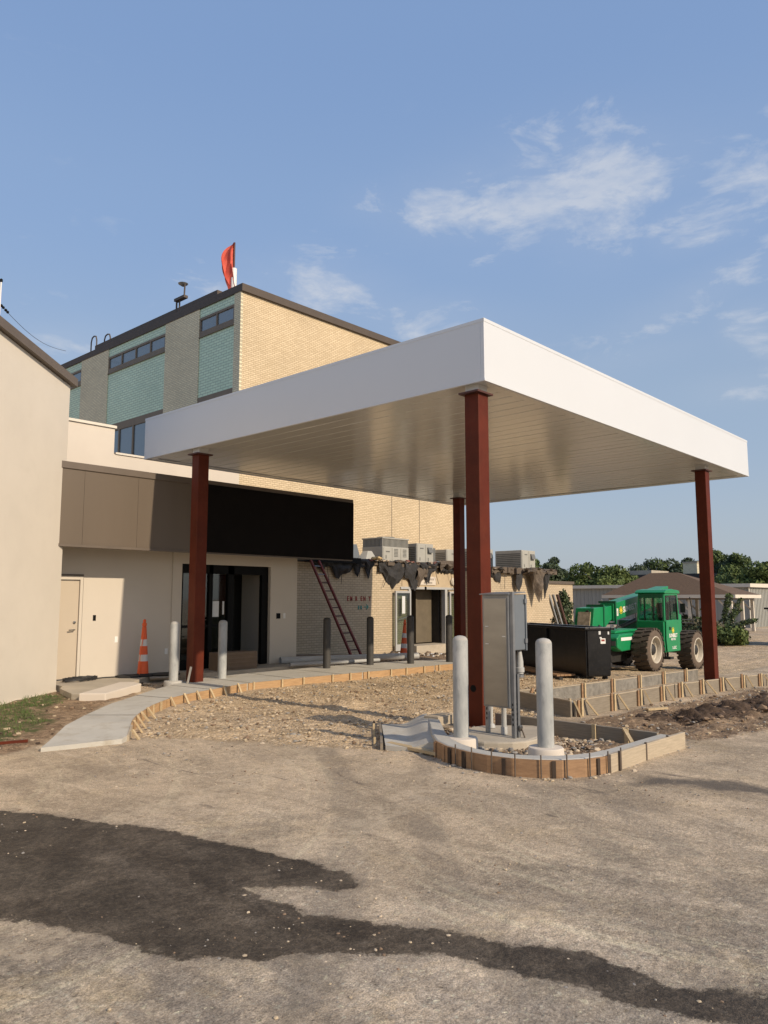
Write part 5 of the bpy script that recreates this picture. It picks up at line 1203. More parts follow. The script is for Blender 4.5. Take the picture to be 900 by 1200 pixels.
# ------------------------------------------------------------------ black skip
def skip():
    A = Vector((14.72, 7.76, 0)); d = Vector((1.62, 2.9, 0)).normalized(); e = Vector((d.y, -d.x, 0)); L = 3.4; W = .62
    z0 = H(A.x, A.y) + .04; zt = z0 + 1.0
    t = thing('skip', (A.x, A.y, H(A.x, A.y)), 'long black steel skip box on a plank base beside the telehandler', 'skip')
    def P(s, o, z): q = A + d * s + e * o; return (q.x, q.y, z)
    th = .04
    # sloped end like a hopper: bottom slightly narrower
    b = MB()
    b.hexa([P(0, 0, z0), P(L, 0, z0), P(L, th, z0), P(0, th, z0)], [P(0, 0, zt), P(L, 0, zt), P(L, th, zt), P(0, th, zt)])
    b.hexa([P(0, W - th - .04, z0), P(L, W - th - .04, z0), P(L, W - .04, z0), P(0, W - .04, z0)], [P(0, W - th, zt), P(L, W - th, zt), P(L, W, zt), P(0, W, zt)])
    b.hexa([P(L - th, th, z0), P(L, th, z0), P(L, W - th - .04, z0), P(L - th, W - th - .04, z0)], [P(L - th, th, zt), P(L, th, zt), P(L, W - th, zt), P(L - th, W - th, zt)])
    b.hexa([P(0, th, z0), P(L, th, z0), P(L, W - th, z0), P(0, W - th, z0)], [P(0, th, z0 + .04), P(L, th, z0 + .04), P(L, W - th, z0 + .04), P(0, W - th, z0 + .04)])
    b.build('box_body', M['binblack'], t, bevel=.008)
    MB().hexa([P(-.03, .03, z0 + .02), P(0, .03, z0 + .02), P(0, W - .05, z0 + .02), P(-.03, W - .05, z0 + .02)], [P(-.03, .03, zt - .03), P(0, .03, zt - .03), P(0, W - .01, zt - .03), P(-.03, W - .01, zt - .03)]).build('end_plate', M['binblack'], t, bevel=.01)
    b = MB()
    for s0, s1, o0, o1 in ((-.07, L + .04, -.05, .05), (-.07, L + .04, W - .05, W + .05), (-.07, .03, .05, W - .05), (L - .05, L + .04, .05, W - .05)):
        b.hexa([P(s0, o0, zt - .04), P(s1, o0, zt - .04), P(s1, o1, zt - .04), P(s0, o1, zt - .04)], [P(s0, o0, zt + .02), P(s1, o0, zt + .02), P(s1, o1, zt + .02), P(s0, o1, zt + .02)])
    b.build('rim', M['binblack'], t, bevel=.01)
    for s in (1.5, 2.9):
        MB().hexa([P(s, -.045, z0), P(s + .07, -.045, z0), P(s + .07, -.002, z0), P(s, -.002, z0)], [P(s, -.045, zt - .05), P(s + .07, -.045, zt - .05), P(s + .07, -.002, zt - .05), P(s, -.002, zt - .05)]).build('rib', M['binblack'], t, bevel=.004)
    for o in (-.55, -.12):
        MB().hexa([P(.15, o, z0 - .12), P(L, o, z0 - .12), P(L, o + .08, z0 - .12), P(.15, o + .08, z0 - .12)], [P(.15, o, z0 + .0), P(L, o, z0 + .0), P(L, o + .08, z0 + .0), P(.15, o + .08, z0 + .0)]).build('skid_rail', M['black_machine'], t)
    for k in range(5):
        o = -.52 + k * .09; MB().hexa([P(.3, o, z0 + .005), P(L - .1, o, z0 + .005), P(L - .1, o + .08, z0 + .005), P(.3, o + .08, z0 + .005)], [P(.3, o, z0 + .04), P(L - .1, o, z0 + .04), P(L - .1, o + .08, z0 + .04), P(.3, o + .08, z0 + .04)]).build('plank', M['form_brown'], t)
    for o in (.03, W - .12): MB().lathe([(.01, 0), (.06, .0), (.06, .05), (.01, .05)], P(.1, o, z0 - .05), 12, 'x').build('castor', M['black_machine'], t)
    # stickers on the end plate
    for (o, z, w_, h_, mm) in ((.34, zt - .32, .12, .11, 'whitepaint'), (.30, zt - .13, .05, .07, 'paper'), (.52, zt - .13, .035, .06, 'paper'), (.32, zt - .21, .05, .03, 'paper')):
        q = MB(); q.hexa([P(-.034, o, z), P(-.031, o, z), P(-.031, o + w_, z), P(-.034, o + w_, z)], [P(-.034, o, z + h_), P(-.031, o, z + h_), P(-.031, o + w_, z + h_), P(-.034, o + w_, z + h_)])
        s_ = q.build('sticker', M[mm], t)
        if mm == 'whitepaint':
            q = MB(); q.hexa([P(-.037, o + .02, z + .05), P(-.035, o + .02, z + .05), P(-.035, o + .1, z + .05), P(-.037, o + .1, z + .05)], [P(-.037, o + .02, z + .09), P(-.035, o + .02, z + .09), P(-.035, o + .1, z + .09), P(-.037, o + .1, z + .09)]); q.build('sticker_print', M['redpaint'], s_)
skip()

# ------------------------------------------------------------------ telehandler
def telehandler():
    YN = 8.30; YF = 10.45          # near and far wheel outer faces
    t = thing('telehandler', (21.0, 9.3, H(21, 9.3)), 'green telescopic handler with enclosed cab and chunky dusty tyres', 'telehandler')
    def wheel(x, y, out):
        g = H(x, y); r = .555; wd = .42; c = (x, y, g + r - .01); s = 1 if out < 0 else -1     # out<0: outer face towards -y
        w0 = MB()
        prof = [(.34, 0), (.40, -.004), (.49, .012), (.525, .045), (.53, wd * .5), (.525, wd - .045), (.49, wd - .012), (.40, wd), (.34, wd)]
        w0.lathe([(a, h * s) for a, h in prof + prof[:1]], c, 40, 'y', caps=False); 
        w_ = w0.build('wheel', M['tyre_side'], t)
        tr = MB(); n = 22
        for k in range(n):
            for half in (0, 1):
                a = 2 * math.pi * (k + .5 * half) / n; da = .105
                ya, yb = (.0, wd * .56) if half == 0 else (wd * .44, wd)
                pts = []
                for rr in (.515, .565):
                    for (aa, yy) in ((a - da, ya), (a + da * .6, ya), (a + da * 1.0 + (.05 if half == 0 else -.05), yb), (a - da * .6 + (.05 if half == 0 else -.05), yb)):
                        pts.append((c[0] + rr * math.cos(aa), c[1] + yy * s, c[2] + rr * math.sin(aa)))
                tr.hexa(pts[:4], pts[4:])
        tr.build('tread', M['tyre'], w_)
        rm = MB(); rm.lathe([(a, h * s) for a, h in ((.35, .03), (.35, -.004), (.335, -.012), (.318, -.002), (.300, .05), (.290, .11), (.265, .115), (.245, .16), (.15, .175), (.02, .175))], c, 32, 'y', caps=False); rm.build('rim', M['rim'], w_)
        hb = MB(); hb.lathe([(a, h * s) for a, h in ((.14, .174), (.14, .08), (.10, .05), (.02, .045))], c, 20, 'y')
        for k in range(8):
            a = k * math.pi / 4; hb.lathe([(q, h * s) for q, h in ((.016, .174), (.016, .15), (.004, .148))], (c[0] + .19 * math.cos(a), c[1], c[2] + .19 * math.sin(a)), 6, 'y')
        hb.build('hub', M['black_machine'], w_)
    wheel(19.52, YN, -1); wheel(22.45, YN, -1); wheel(19.52, YF + .4, 1); wheel(22.45, YF + .4, 1)
    z = lambda h: H(21, 8.4) + h
    g0 = H(19.5, 8.4)
    # chassis
    b = MB(); b.extr([(18.95, g0 + .62), (18.95, g0 + .85), (23.2, g0 + .80), (23.2, g0 + .52), (22.9, g0 + .42), (19.3, g0 + .42)], 'y', 9.1, 10.1); b.build('chassis', M['black_machine'], t, bevel=.02)
    for x in (19.52, 22.45): MB().tube([(x, YN + .3, H(x, 9) + .55), (x, YF + .1, H(x, 9) + .55)], .11, 12).build('axle', M['black_machine'], t)
    # front housing with bonnet, fender and light
    b = MB(); b.extr([(18.25, g0 + .80), (18.25, g0 + 1.04), (18.40, g0 + 1.13), (20.0, g0 + 1.16), (20.3, g0 + 1.10), (20.3, g0 + .75), (18.5, g0 + .70)], 'y', 8.75, 10.3); b.v = [(q[0], q[1], q[2] - .17) for q in b.v]; b.build('front_housing', M['green'], t, bevel=.03)
    b = MB(); b.extr([(18.55, g0 + 1.14), (18.62, g0 + 1.21), (19.95, g0 + 1.23), (20.05, g0 + 1.17)], 'y', 8.95, 10.1); b.v = [(q[0], q[1], q[2] - .17) for q in b.v]; b.build('bonnet', M['green'], t, bevel=.02)
    MB().box(18.45, 8.742, g0 + .80, 19.15, 8.749, g0 + .88).build('white_stripe', M['whitepaint'], t)
    MB().box(18.242, 8.80, g0 + .68, 18.249, 8.98, g0 + .80).build('headlight', M['rtu_dark'], t)
    MB().box(18.242, 9.4, g0 + .73, 18.249, 9.7, g0 + .76).build('badge', M['whitepaint'], t)
    MB().extr([(18.4, g0 + .25), (18.3, g0 + .70), (19.3, g0 + .70), (19.3, g0 + .25)], 'y', 9.0, 10.2).build('underbody', M['black_machine'], t)
    # cab: body tub, posts, roof, glazing, door
    x0, x1, y0, y1 = 20.30, 21.30, 8.36, 9.14; zl = z(.50); zw = z(1.34); zr = z(2.12)
    b = MB(); b.extr([(x0 - .02, zl + .35), (x0 + .05, zl), (x1, zl), (x1 + .02, zw), (x0 - .02, zw)], 'y', y0 + .03, y1); b.build('cab_tub', M['green'], t, bevel=.02)
    b = MB()
    for (x, y) in ((x0, y0), (x1, y0), (x0, y1), (x1, y1)):
        b.beam((x + (.02 if x == x0 else -.02), y + (.03 if y == y0 else -.03), zw - .02), (x + (.10 if x == x0 else -.04), y + (.06 if y == y0 else -.05), zr - .05), .06, .06)
    b.beam((x0 + .08, y0 + .05, zr - .06), (x1 - .04, y0 + .05, zr - .06), .07, .07).beam((x0 + .08, y1 - .05, zr - .06), (x1 - .04, y1 - .05, zr - .06), .07, .07)
    b.beam((x0 + .10, y0 + .05, zr - .06), (x0 + .10, y1 - .05, zr - .06), .07, .07).beam((x1 - .05, y0 + .05, zr - .06), (x1 - .05, y1 - .05, zr - .06), .07, .07)
    b.build('cab_frame', M['green'], t, bevel=.012)
    b = MB(); b.extr([(x0 - .02, zr - .02), (x0 + .12, zr + .05), (x0 + .5, zr + .08), (x1, zr + .04), (x1 + .06, zr - .02), (x1 + .02, zr - .05), (x0 + .05, zr - .05)], 'y', y0 - .02, y1 + .05); b.build('cab_roof', M['green'], t, bevel=.02)
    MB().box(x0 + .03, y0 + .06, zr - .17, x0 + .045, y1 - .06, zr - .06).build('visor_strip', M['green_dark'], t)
    for nm, bx in (('windscreen', (x0 + .045, y0 + .06, zw, x0 + .052, y1 - .06, zr - .16)), ('rear_window', (x1 - .03, y0 + .06, zw, x1 - .024, y1 - .06, zr - .1)), ('side_window', (x0 + .1, y1 - .05, zw, x1 - .06, y1 - .044, zr - .1))):
        MB().box(*bx).build(nm, M['clear'], t)
    for y in (y0 + .30, y0 + .55): MB().box(x0 + .01, y, zw, x0 + .03, y + .03, zr - .17).build('guard_bar', M['black_machine'], t)
    # seat, wheel and console inside
    s_ = MB(); s_.box(20.85, 8.6, zw - .15, 21.2, 9.0, zw - .03); s_.build('seat', M['black_machine'], t, bevel=.03)
    MB().hexa([(21.12, 8.6, zw - .03), (21.22, 8.6, zw - .03), (21.22, 9.0, zw - .03), (21.12, 9.0, zw - .03)], [(21.2, 8.63, zw + .48), (21.27, 8.63, zw + .48), (21.27, 8.97, zw + .48), (21.2, 8.97, zw + .48)]).build('seat_back', M['black_machine'], t, bevel=.03)
    MB().lathe([(.15, 0), (.165, .01), (.165, .03), (.15, .04)], (20.6, 8.8, zw + .15), 18).build('steering_wheel', M['black_machine'], t)
    MB().tube([(20.5, 8.8, zw - .2), (20.6, 8.8, zw + .17)], .03, 8).build('steering_column', M['black_machine'], t)
    # door
    dr = MB(); ya = y0 - .012
    dr.extr([(x0 + .08, zl + .02), (x0 + .03, zl + .35), (x0 + .06, zw + .02), (x1 - .04, zw + .02), (x1 - .05, zl + .02)], 'y', ya, ya + .03)
    dr = dr.build('door', M['green'], t, bevel=.008)
    wf = MB()
    wf.beam((x0 + .10, ya + .03, zw + .02), (x0 + .17, ya + .05, zr - .12), .04, .03, up=(0, 1, 0)).beam((x1 - .09, ya + .03, zw + .02), (x1 - .10, ya + .05, zr - .12), .04, .03, up=(0, 1, 0)).beam((x0 + .17, ya + .05, zr - .13), (x1 - .10, ya + .05, zr - .13), .03, .04, up=(0, 0, 1)).beam((x0 + .45, ya + .03, zw + .02), (x0 + .47, ya + .05, zr - .12), .02, .02, up=(0, 1, 0))
    wf.build('door_frame', M['black_machine'], dr); MB().box(x0 + .15, ya + .04, zw + .03, x1 - .12, ya + .045, zr - .14).build('door_glass', M['clear'], dr)
    MB().box(x0 + .24, ya - .015, z(1.10), x0 + .33, ya - .001, z(1.18)).build('door_handle', M['black_machine'], dr)
    dc = MB(); cx_, cz_ = 20.78, z(1.08)
    dc.lathe([(.045, 0), (.045, -.004), (.002, -.005)], (cx_, ya - .001, cz_), 20, 'y')
    for k in range(10):
        a = k * math.pi / 5; dc.beam((cx_ + .06 * math.cos(a), ya - .003, cz_ + .06 * math.sin(a)), (cx_ + .085 * math.cos(a), ya - .003, cz_ + .085 * math.sin(a)), .022, .004, up=(0, 1, 0))
    dc.build('sun_emblem', M['yellow'], dr)
    text_part('lettering', 'SUNBELT', M['whitepaint'], dr, (cx_, ya - .004, z(.90)), (1, 0, 0), (0, 0, 1), .135, .004, bold=.004)
    text_part('lettering', 'RENTALS', M['whitepaint'], dr, (cx_, ya - .004, z(.82)), (1, 0, 0), (0, 0, 1), .075, .004, bold=.002)
    text_part('lettering', '5-55C', M['whitepaint'], dr, (cx_ + .05, ya - .004, z(.58)), (1, 0, 0), (0, 0, 1), .11, .004, bold=.002)
    MB().box(20.72, 8.42, z(.30), 20.95, 8.75, z(.36)).box(20.74, 8.55, z(.36), 20.77, 8.6, z(.52)).box(20.90, 8.55, z(.36), 20.93, 8.6, z(.52)).build('cab_step', M['black_machine'], t)
    # boom rises to the rear
    def bm(xa, za, xb, zb, ya_, yb_, ha, hb_, nm, mm='green'):
        return MB().hexa([(xa, ya_, za), (xb, ya_, zb), (xb, yb_, zb), (xa, yb_, za)], [(xa, ya_, za + ha), (xb, ya_, zb + hb_), (xb, yb_, zb + hb_), (xa, yb_, za + ha)]).build(nm, M[mm], t, bevel=.012)
    bm(19.55, z(1.33), 23.3, z(1.85), 9.45, 9.85, .47, .47, 'boom')
    bm(18.55, z(1.26), 19.54, z(1.37), 9.50, 9.80, .36, .38, 'inner_boom')
    for x in (18.9, 19.6):
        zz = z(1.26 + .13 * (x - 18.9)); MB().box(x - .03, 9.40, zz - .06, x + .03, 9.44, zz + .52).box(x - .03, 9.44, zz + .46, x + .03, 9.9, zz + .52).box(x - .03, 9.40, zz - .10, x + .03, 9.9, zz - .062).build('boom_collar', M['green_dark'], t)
    # boom head with carriage
    MB().extr([(18.200, z(.85) + .07), (18.380, z(1.62) + .07), (19.080, z(1.66) + .07), (19.330, z(1.30) + .07), (18.930, z(1.08) + .07), (18.880, z(.80) + .07)], 'y', 9.42, 9.95).build('boom_head', M['green'], t, bevel=.015)
    MB().hexa([(18.245, 9.50, z(1.16) + .07), (18.280, 9.5, z(1.16) + .07), (18.280, 9.85, z(1.16) + .07), (18.245, 9.85, z(1.16) + .07)], [(18.325, 9.50, z(1.52) + .07), (18.350, 9.5, z(1.52) + .07), (18.350, 9.85, z(1.52) + .07), (18.325, 9.85, z(1.52) + .07)]).build('warning_plate', M['debris'], t)
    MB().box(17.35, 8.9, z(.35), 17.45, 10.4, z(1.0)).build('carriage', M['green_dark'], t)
    for y in (9.1, 10.1): MB().box(16.5, y, z(.30), 17.4, y + .12, z(.36)).build('fork', M['black_machine'], t)
    for k, (p, r_) in enumerate((([(18.35, 9.38, z(1.12)), (18.6, 9.36, z(.90)), (18.9, 9.38, z(.78))], .05), ([(18.6, 9.40, z(1.25)), (18.5, 9.34, z(1.05)), (18.75, 9.34, z(.95)), (19.1, 9.4, z(1.12))], .022), ([(18.7, 9.42, z(1.22)), (18.95, 9.36, z(1.0)), (19.4, 9.38, z(1.02)), (19.7, 9.42, z(1.22))], .022), ([(18.9, 9.55, z(1.62)), (18.6, 9.6, z(1.68)), (18.35, 9.6, z(1.58))], .05))):
        MB().tube(p, r_, 10).build('hydraulic_hose', M['black_machine'], t)
    MB().tube([(19.3, 9.65, z(.95)), (21.4, 9.65, z(1.34))], .06, 12).build('lift_cylinder', M['black_machine'], t)
    # lettering on the boom side
    up = Vector((.013, 0, .1)).normalized(); dx = Vector((3.75, 0, .5)).normalized(); upb = Vector((-dx.z, 0, dx.x))
    def bp(x, h): return (x, 9.444, z(1.33) + (x - 19.55) * .52 / 3.75 + h)
    MB().lathe([(.055, 0), (.055, -.004), (.002, -.005)], bp(19.98, .23), 20, 'y').build('sun_emblem', M['yellow'], t)
    e = MB()
    for k in range(10):
        a = k * math.pi / 5; q = bp(19.98, .23); e.beam((q[0] + .07 * math.cos(a), q[1] - .002, q[2] + .07 * math.sin(a)), (q[0] + .105 * math.cos(a), q[1] - .002, q[2] + .105 * math.sin(a)), .028, .004, up=(0, 1, 0))
    e.build('sun_rays', M['yellow'], t)
    text_part('lettering', 'SUNBELT', M['whitepaint'], t, bp(20.12, .15), dx, upb, .215, .004, 'LEFT', bold=.008, sx=.98)
    MB().box(19.70, 9.436, z(1.47), 19.80, 9.442, z(1.67)).build('capacity_decal', M['whitepaint'], t)
    text_part('lettering', '1', M['redpaint'], t, (19.75, 9.434, z(1.51)), (1, 0, 0), (0, 0, 1), .13, .003)
    text_part('lettering', 'A', M['whitepaint'], t, (19.25, 9.495, z(1.46)), (1, 0, 0), (0, 0, 1), .15, .003)
    # rear frame, counterweight and mirror
    MB().extr([(22.6, z(.85)), (22.6, z(1.35)), (23.1, z(1.55)), (23.6, z(1.45)), (23.6, z(.7))], 'y', 9.2, 10.2).build('rear_tower', M['green'], t, bevel=.02)
    MB().box(21.36, 8.55, z(.95), 21.62, 9.1, z(1.30)).build('rear_box', M['green'], t, bevel=.01)
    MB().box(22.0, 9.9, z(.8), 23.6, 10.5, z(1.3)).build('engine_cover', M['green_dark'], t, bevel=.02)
    b = MB(); b.tube([(21.34, 8.32, z(1.36)), (22.15, 8.30, z(1.33)), (22.12, 8.30, z(1.28)), (22.05, 8.30, z(1.7)), (21.95, 8.30, z(1.98))], .016, 6); b.tube([(21.34, 8.32, z(1.28)), (22.2, 8.30, z(1.24))], .016, 6); b.build('grab_rail', M['black_machine'], t)
    MB().box(21.37, 8.22, z(1.55), 21.40, 8.36, z(1.80)).build('mirror', M['black_machine'], t)
telehandler()

# ------------------------------------------------------------------ background buildings
def sheds():
    xs = 50.0; g = H(50, 15)
    def shed(loc, x0, x1, y0, y1, h, label, door=None):
        t = thing('metal_shed', loc, label, 'shed', 'long pale metal sheds behind the yard')
        MB().box(x0, y0, g - .3, x1, y1, h).build('wall', [M['shed']], t)
        b = MB(); y = y0 + .12
        while y < y1: b.box(x0 - .035, y, g - .2, x0 - .001, y + .05, h - .02); y += .30
        b.build('cladding_rib', M['shed'], t)
        b = MB(); x = x0 + .12
        while x < x1: b.box(x, y0 - .035, g - .2, x + .05, y0 - .001, h - .02); x += .30
        b.build('end_cladding_rib', M['shed'], t)
        MB().hexa([(x0 - .25, y0 - .2, h), (x1 + .2, y0 - .2, h), (x1 + .2, y1 + .1, h), (x0 - .25, y1 + .1, h)], [(x0 - .25, y0 - .2, h + .22), (x1 + .2, y0 - .2, h + .3), (x1 + .2, y1 + .1, h + .3), (x0 - .25, y1 + .1, h + .22)]).build('roof', M['parapetcap'], t)
        if door:
            for d0, d1 in door: MB().box(x0 - .05, d0, g, x0 - .036, d1, h - .45).build('roller_door', M['shed'], t)
        MB().box(x0 - .05, y0 - .05, g - .1, x0 + .05, y0 - .036, h).build('corner_trim', M['parapetcap'], t)
    shed((50, 15.2, g), 50, 62, 15.3, 22.5, 2.38, 'long pale metal shed with a sunlit end wall at the right edge', [(17.2, 19.2), (20.0, 22.0)])
    shed((50, 24, g), 50.5, 60, 22.9, 31.0, 2.40, 'pale ribbed metal shed behind the green boom', None)
    t = thing('flat_building', (66, 24, g), 'dark flat roofed building with a chimney beyond the pavilion', 'building')
    MB().box(66, 22.5, -.3, 80, 34, 3.35).build('wall', M['shed'], t); MB().box(65.6, 22.0, 3.35, 80.4, 34.4, 3.8).build('roof', M['darkroof'], t)
    c = MB().box(66.5, 24.4, 3.8, 67.9, 25.6, 4.75).build('chimney', M['brick_side'], t); MB().box(66.45, 24.35, 4.75, 67.95, 25.65, 4.85).build('cap', M['slab'], c)
    MB().box(66.2, 28.3, 3.81, 70, 32.4, 4.2).build('roof_box', M['slab'], t)
sheds()
def pavilion():
    g = H(42, 16); x0, x1, y0, y1 = 41.5, 45.0, 13.6, 20.2; ze = 1.78; za = 3.15
    t = thing('pavilion', (44, 16.5, g), 'open pavilion with brown shingle hip roof on white posts behind the telehandler', 'pavilion')
    r0, r1 = (43.3, 17.0, za), (43.3, 18.6, za)
    b = MB(); e = .35
    A = [(x0 - e, y0 - e, ze + .1), (x1 + e, y0 - e, ze + .1), (x1 + e, y1 + e, ze + .1), (x0 - e, y1 + e, ze + .1)]
    b.add(A + [r0, r1], [(0, 1, 4), (1, 2, 5, 4), (2, 3, 5), (3, 0, 4, 5), (3, 2, 1, 0)]); b.build('roof', M['shingle'], t)
    b = MB()
    b.box(x0 - e - .03, y0 - e - .03, ze - .08, x0 - e + .01, y1 + e + .03, ze + .098).box(x1 + e - .01, y0 - e - .03, ze - .08, x1 + e + .03, y1 + e + .03, ze + .098).box(x0 - e + .01, y0 - e - .03, ze - .08, x1 + e - .01, y0 - e + .01, ze + .098).box(x0 - e + .01, y1 + e - .01, ze - .08, x1 + e - .01, y1 + e + .03, ze + .098)
    b.build('eave_board', M['parapetcap'], t)
    MB().box(x0 - .1, y0 - .1, ze - .16, x0 + .08, y1 + .1, ze - .082).box(x0 + .08, y0 - .1, ze - .16, x1 + .1, y0 + .08, ze - .082).build('beam', M['bronze'], t)
    for (x, y) in [(x0, y) for y in (13.6, 15.7, 17.9, 20.2)] + [(x1, y) for y in (13.6, 16.6, 20.2)] + [(43.3, 13.6)]:
        p = MB().box(x - .08, y - .08, g - .2, x + .08, y + .08, ze - .162).build('post', M['parapetcap'], t)
        MB().beam((x, y + .05, ze - .75), (x, y + .6, ze - .17), .08, .08).build('brace', M['parapetcap'], p)
    MB().box(43, 15.0, g + .4, 44, 17.8, g + .48).box(43.2, 15.2, g - .1, 43.3, 15.4, g + .4).box(43.2, 17.4, g - .1, 43.3, 17.6, g + .4).build('table', M['bronze'], t)
pavilion()
b = MB(); g = H(34, 9.6); b.hexa([(33.9, 7.9, g), (35.6, 7.9, g), (35.6, 9.55, g), (33.9, 9.55, g)], [(33.8, 7.8, g + 1.45), (35.7, 7.8, g + 1.45), (35.7, 9.65, g + 1.45), (33.8, 9.65, g + 1.45)])
t = thing('wheelie_skip', (34.7, 8.7, g), 'dark green lidded rubbish container at the right edge', 'rubbish container')
b.build('bin_body', M['bingreen'], t, bevel=.02); MB().box(33.7, 7.7, g + 1.45, 35.8, 9.75, g + 1.52).build('lid', M['binblack'], t)

# framed panels leaning by the wing corner
for k, (x, lab) in enumerate(((28.0, 'grey framed window panel leaning nearest the brick corner'), (28.35, 'middle one of three framed panels leaning by the brick corner'), (28.7, 'rightmost leaning framed panel, in front of the dark conifer'))):
    g = H(x, 16.5); t = thing('leaning_panel', (x + .3, 16.3, g), lab, 'framed panel', 'framed panels leaning by the brick corner')
    def q(u, v, o=0): return Vector((x + .75 - .55 * v + u * .20 + o * .05, 16.1 + .35 * v + u * .9 * .2, g + v * 2.15))
    b = MB()
    for a, c in (((0, 0), (0, 1)), ((1, 0), (1, 1)), ((0, 0), (1, 0)), ((0, 1), (1, 1)), ((0, .5), (1, .5))): b.beam(q(*a), q(*c), .055, .05)
    b.build('frame', M['galv'] if k != 2 else M['redox_dark'], t)
    b = MB(); c_ = [q(0, 0), q(1, 0), q(1, 1), q(0, 1)]; o_ = Vector((.006, .006, 0)); b.hexa([c_[0], c_[1], c_[1] + o_, c_[0] + o_], [c_[3], c_[2], c_[2] + o_, c_[3] + o_]); b.build('pane', M['steel'], t)

# ------------------------------------------------------------------ plants
def leaf_cloud(name, m, parent, clusters, n, s, seed, flat=.0, off=None):
    """clusters: list of (x,y,z,rx,ry,rz); leaves scattered near each cluster's surface"""
    rs = np.random.RandomState(seed); C = np.array(clusters, float); wts = (C[:, 3] * C[:, 5]); wts /= wts.sum()
    k = rs.choice(len(C), n, p=wts); u = rs.normal(size=(n, 3)); u /= np.linalg.norm(u, axis=1)[:, None]
    rr = rs.uniform(.55, 1.0, n) ** .6 * (1 + .10 * rs.normal(size=n))
    P = C[k, :3] + u * rr[:, None] * C[k, 3:]
    nrm = u + .7 * rs.normal(size=(n, 3)); nrm /= np.linalg.norm(nrm, axis=1)[:, None]
    a = np.cross(nrm, rs.normal(size=(n, 3))); a /= np.linalg.norm(a, axis=1)[:, None] + 1e-9; b = np.cross(nrm, a)
    sz = s * rs.uniform(.6, 1.4, n)[:, None]
    V = np.stack([P - a * sz, P - b * sz * .55, P + a * sz, P + b * sz * .55], 1).reshape(-1, 3) - np.array(parent_loc(parent))
    me = bpy.data.meshes.new(name); me.from_pydata(V.tolist(), [], np.arange(4 * n).reshape(n, 4).tolist())
    for q in (m if isinstance(m, list) else [m]): me.materials.append(q)
    if isinstance(m, list): me.polygons.foreach_set('material_index', (k % len(m)).tolist())
    o = bpy.data.objects.new(name, me); COL.objects.link(o); o.parent = parent; return o
def tree(az, dist, top, wd, label, mats_, seed, n=20000, leaf=.125):
    rs = random.Random(seed); x = dist * math.cos(R(az)); y = dist * math.sin(R(az)); g = H(x, y)
    t = thing('tree', (x, y, g), label, 'tree', 'trees along the skyline behind the sheds')
    h = top - g
    b = MB(); b.tube([(x, y, g - .2), (x + .1, y, g + h * .35), (x + .2, y + .1, g + h * .6)], [.28, .2, .1], 10)
    for k in range(5):
        a = rs.uniform(0, 6.28); b.tube([(x + .1, y, g + h * (.3 + .05 * k)), (x + wd * .3 * math.cos(a), y + wd * .3 * math.sin(a), g + h * (.6 + .04 * k))], [.10, .03], 7)
    b.build('trunk', M['bark'], t)
    cl = []
    for k in range(46):
        a = rs.uniform(0, 6.28); v = rs.uniform(.25, .97); rad = wd * .5 * math.sqrt(max(0, 1 - ((v - .5) / .62) ** 2)) * rs.uniform(.35, .95)
        r_ = wd * rs.uniform(.08, .16)
        cl.append((x + rad * math.cos(a), y + rad * math.sin(a), g + h * v - r_ * .5, r_, r_, r_ * .75))
    core = [(x, y, g + h * .55, wd * .33, wd * .33, h * .3)]
    leaf_cloud('crown', mats_, t, cl + core, n, leaf, seed)
for i, a in enumerate([
    (30.6, 72, 5.6, 5.0, 'dull green tree at the left, rising behind the sunlit rooftop unit', ['leaf_b', 'leaf_a']),
    (26.5, 66, 4.65, 6.0, 'broad rounded green tree standing above the green boom', ['leaf_a', 'leaf_a', 'leaf_c']),
    (22.4, 78, 5.6, 6.4, 'dark tree left of the chimney behind the pavilion', ['leaf_b', 'leaf_b', 'leaf_a']),
    (20.3, 86, 5.9, 5.0, 'dark tree directly behind the chimney', ['leaf_b', 'leaf_a']),
    (18.4, 84, 6.6, 5.6, 'tallest dull green tree, just right of the right red column', ['leaf_b', 'leaf_a']),
    (16.5, 64, 4.45, 5.6, 'bright yellow green tree above the shed at the right edge', ['leaf_c', 'leaf_a']),
    (13.4, 66, 4.3, 6.0, 'yellow green tree running out of view at the right', ['leaf_c', 'leaf_a']),
    (24.4, 88, 3.9, 5.0, 'small dark tree in the gap between the rounded tree and the pavilion roof', ['leaf_b', 'leaf_a']),
    (28.7, 88, 4.5, 5.0, 'low dark tree in the gap left of the rounded tree', ['leaf_b'])]):
    az, dist, top, wd, lab, ms = a
    tree(az, dist, top, wd, lab, [M[q] for q in ms], 100 + i)
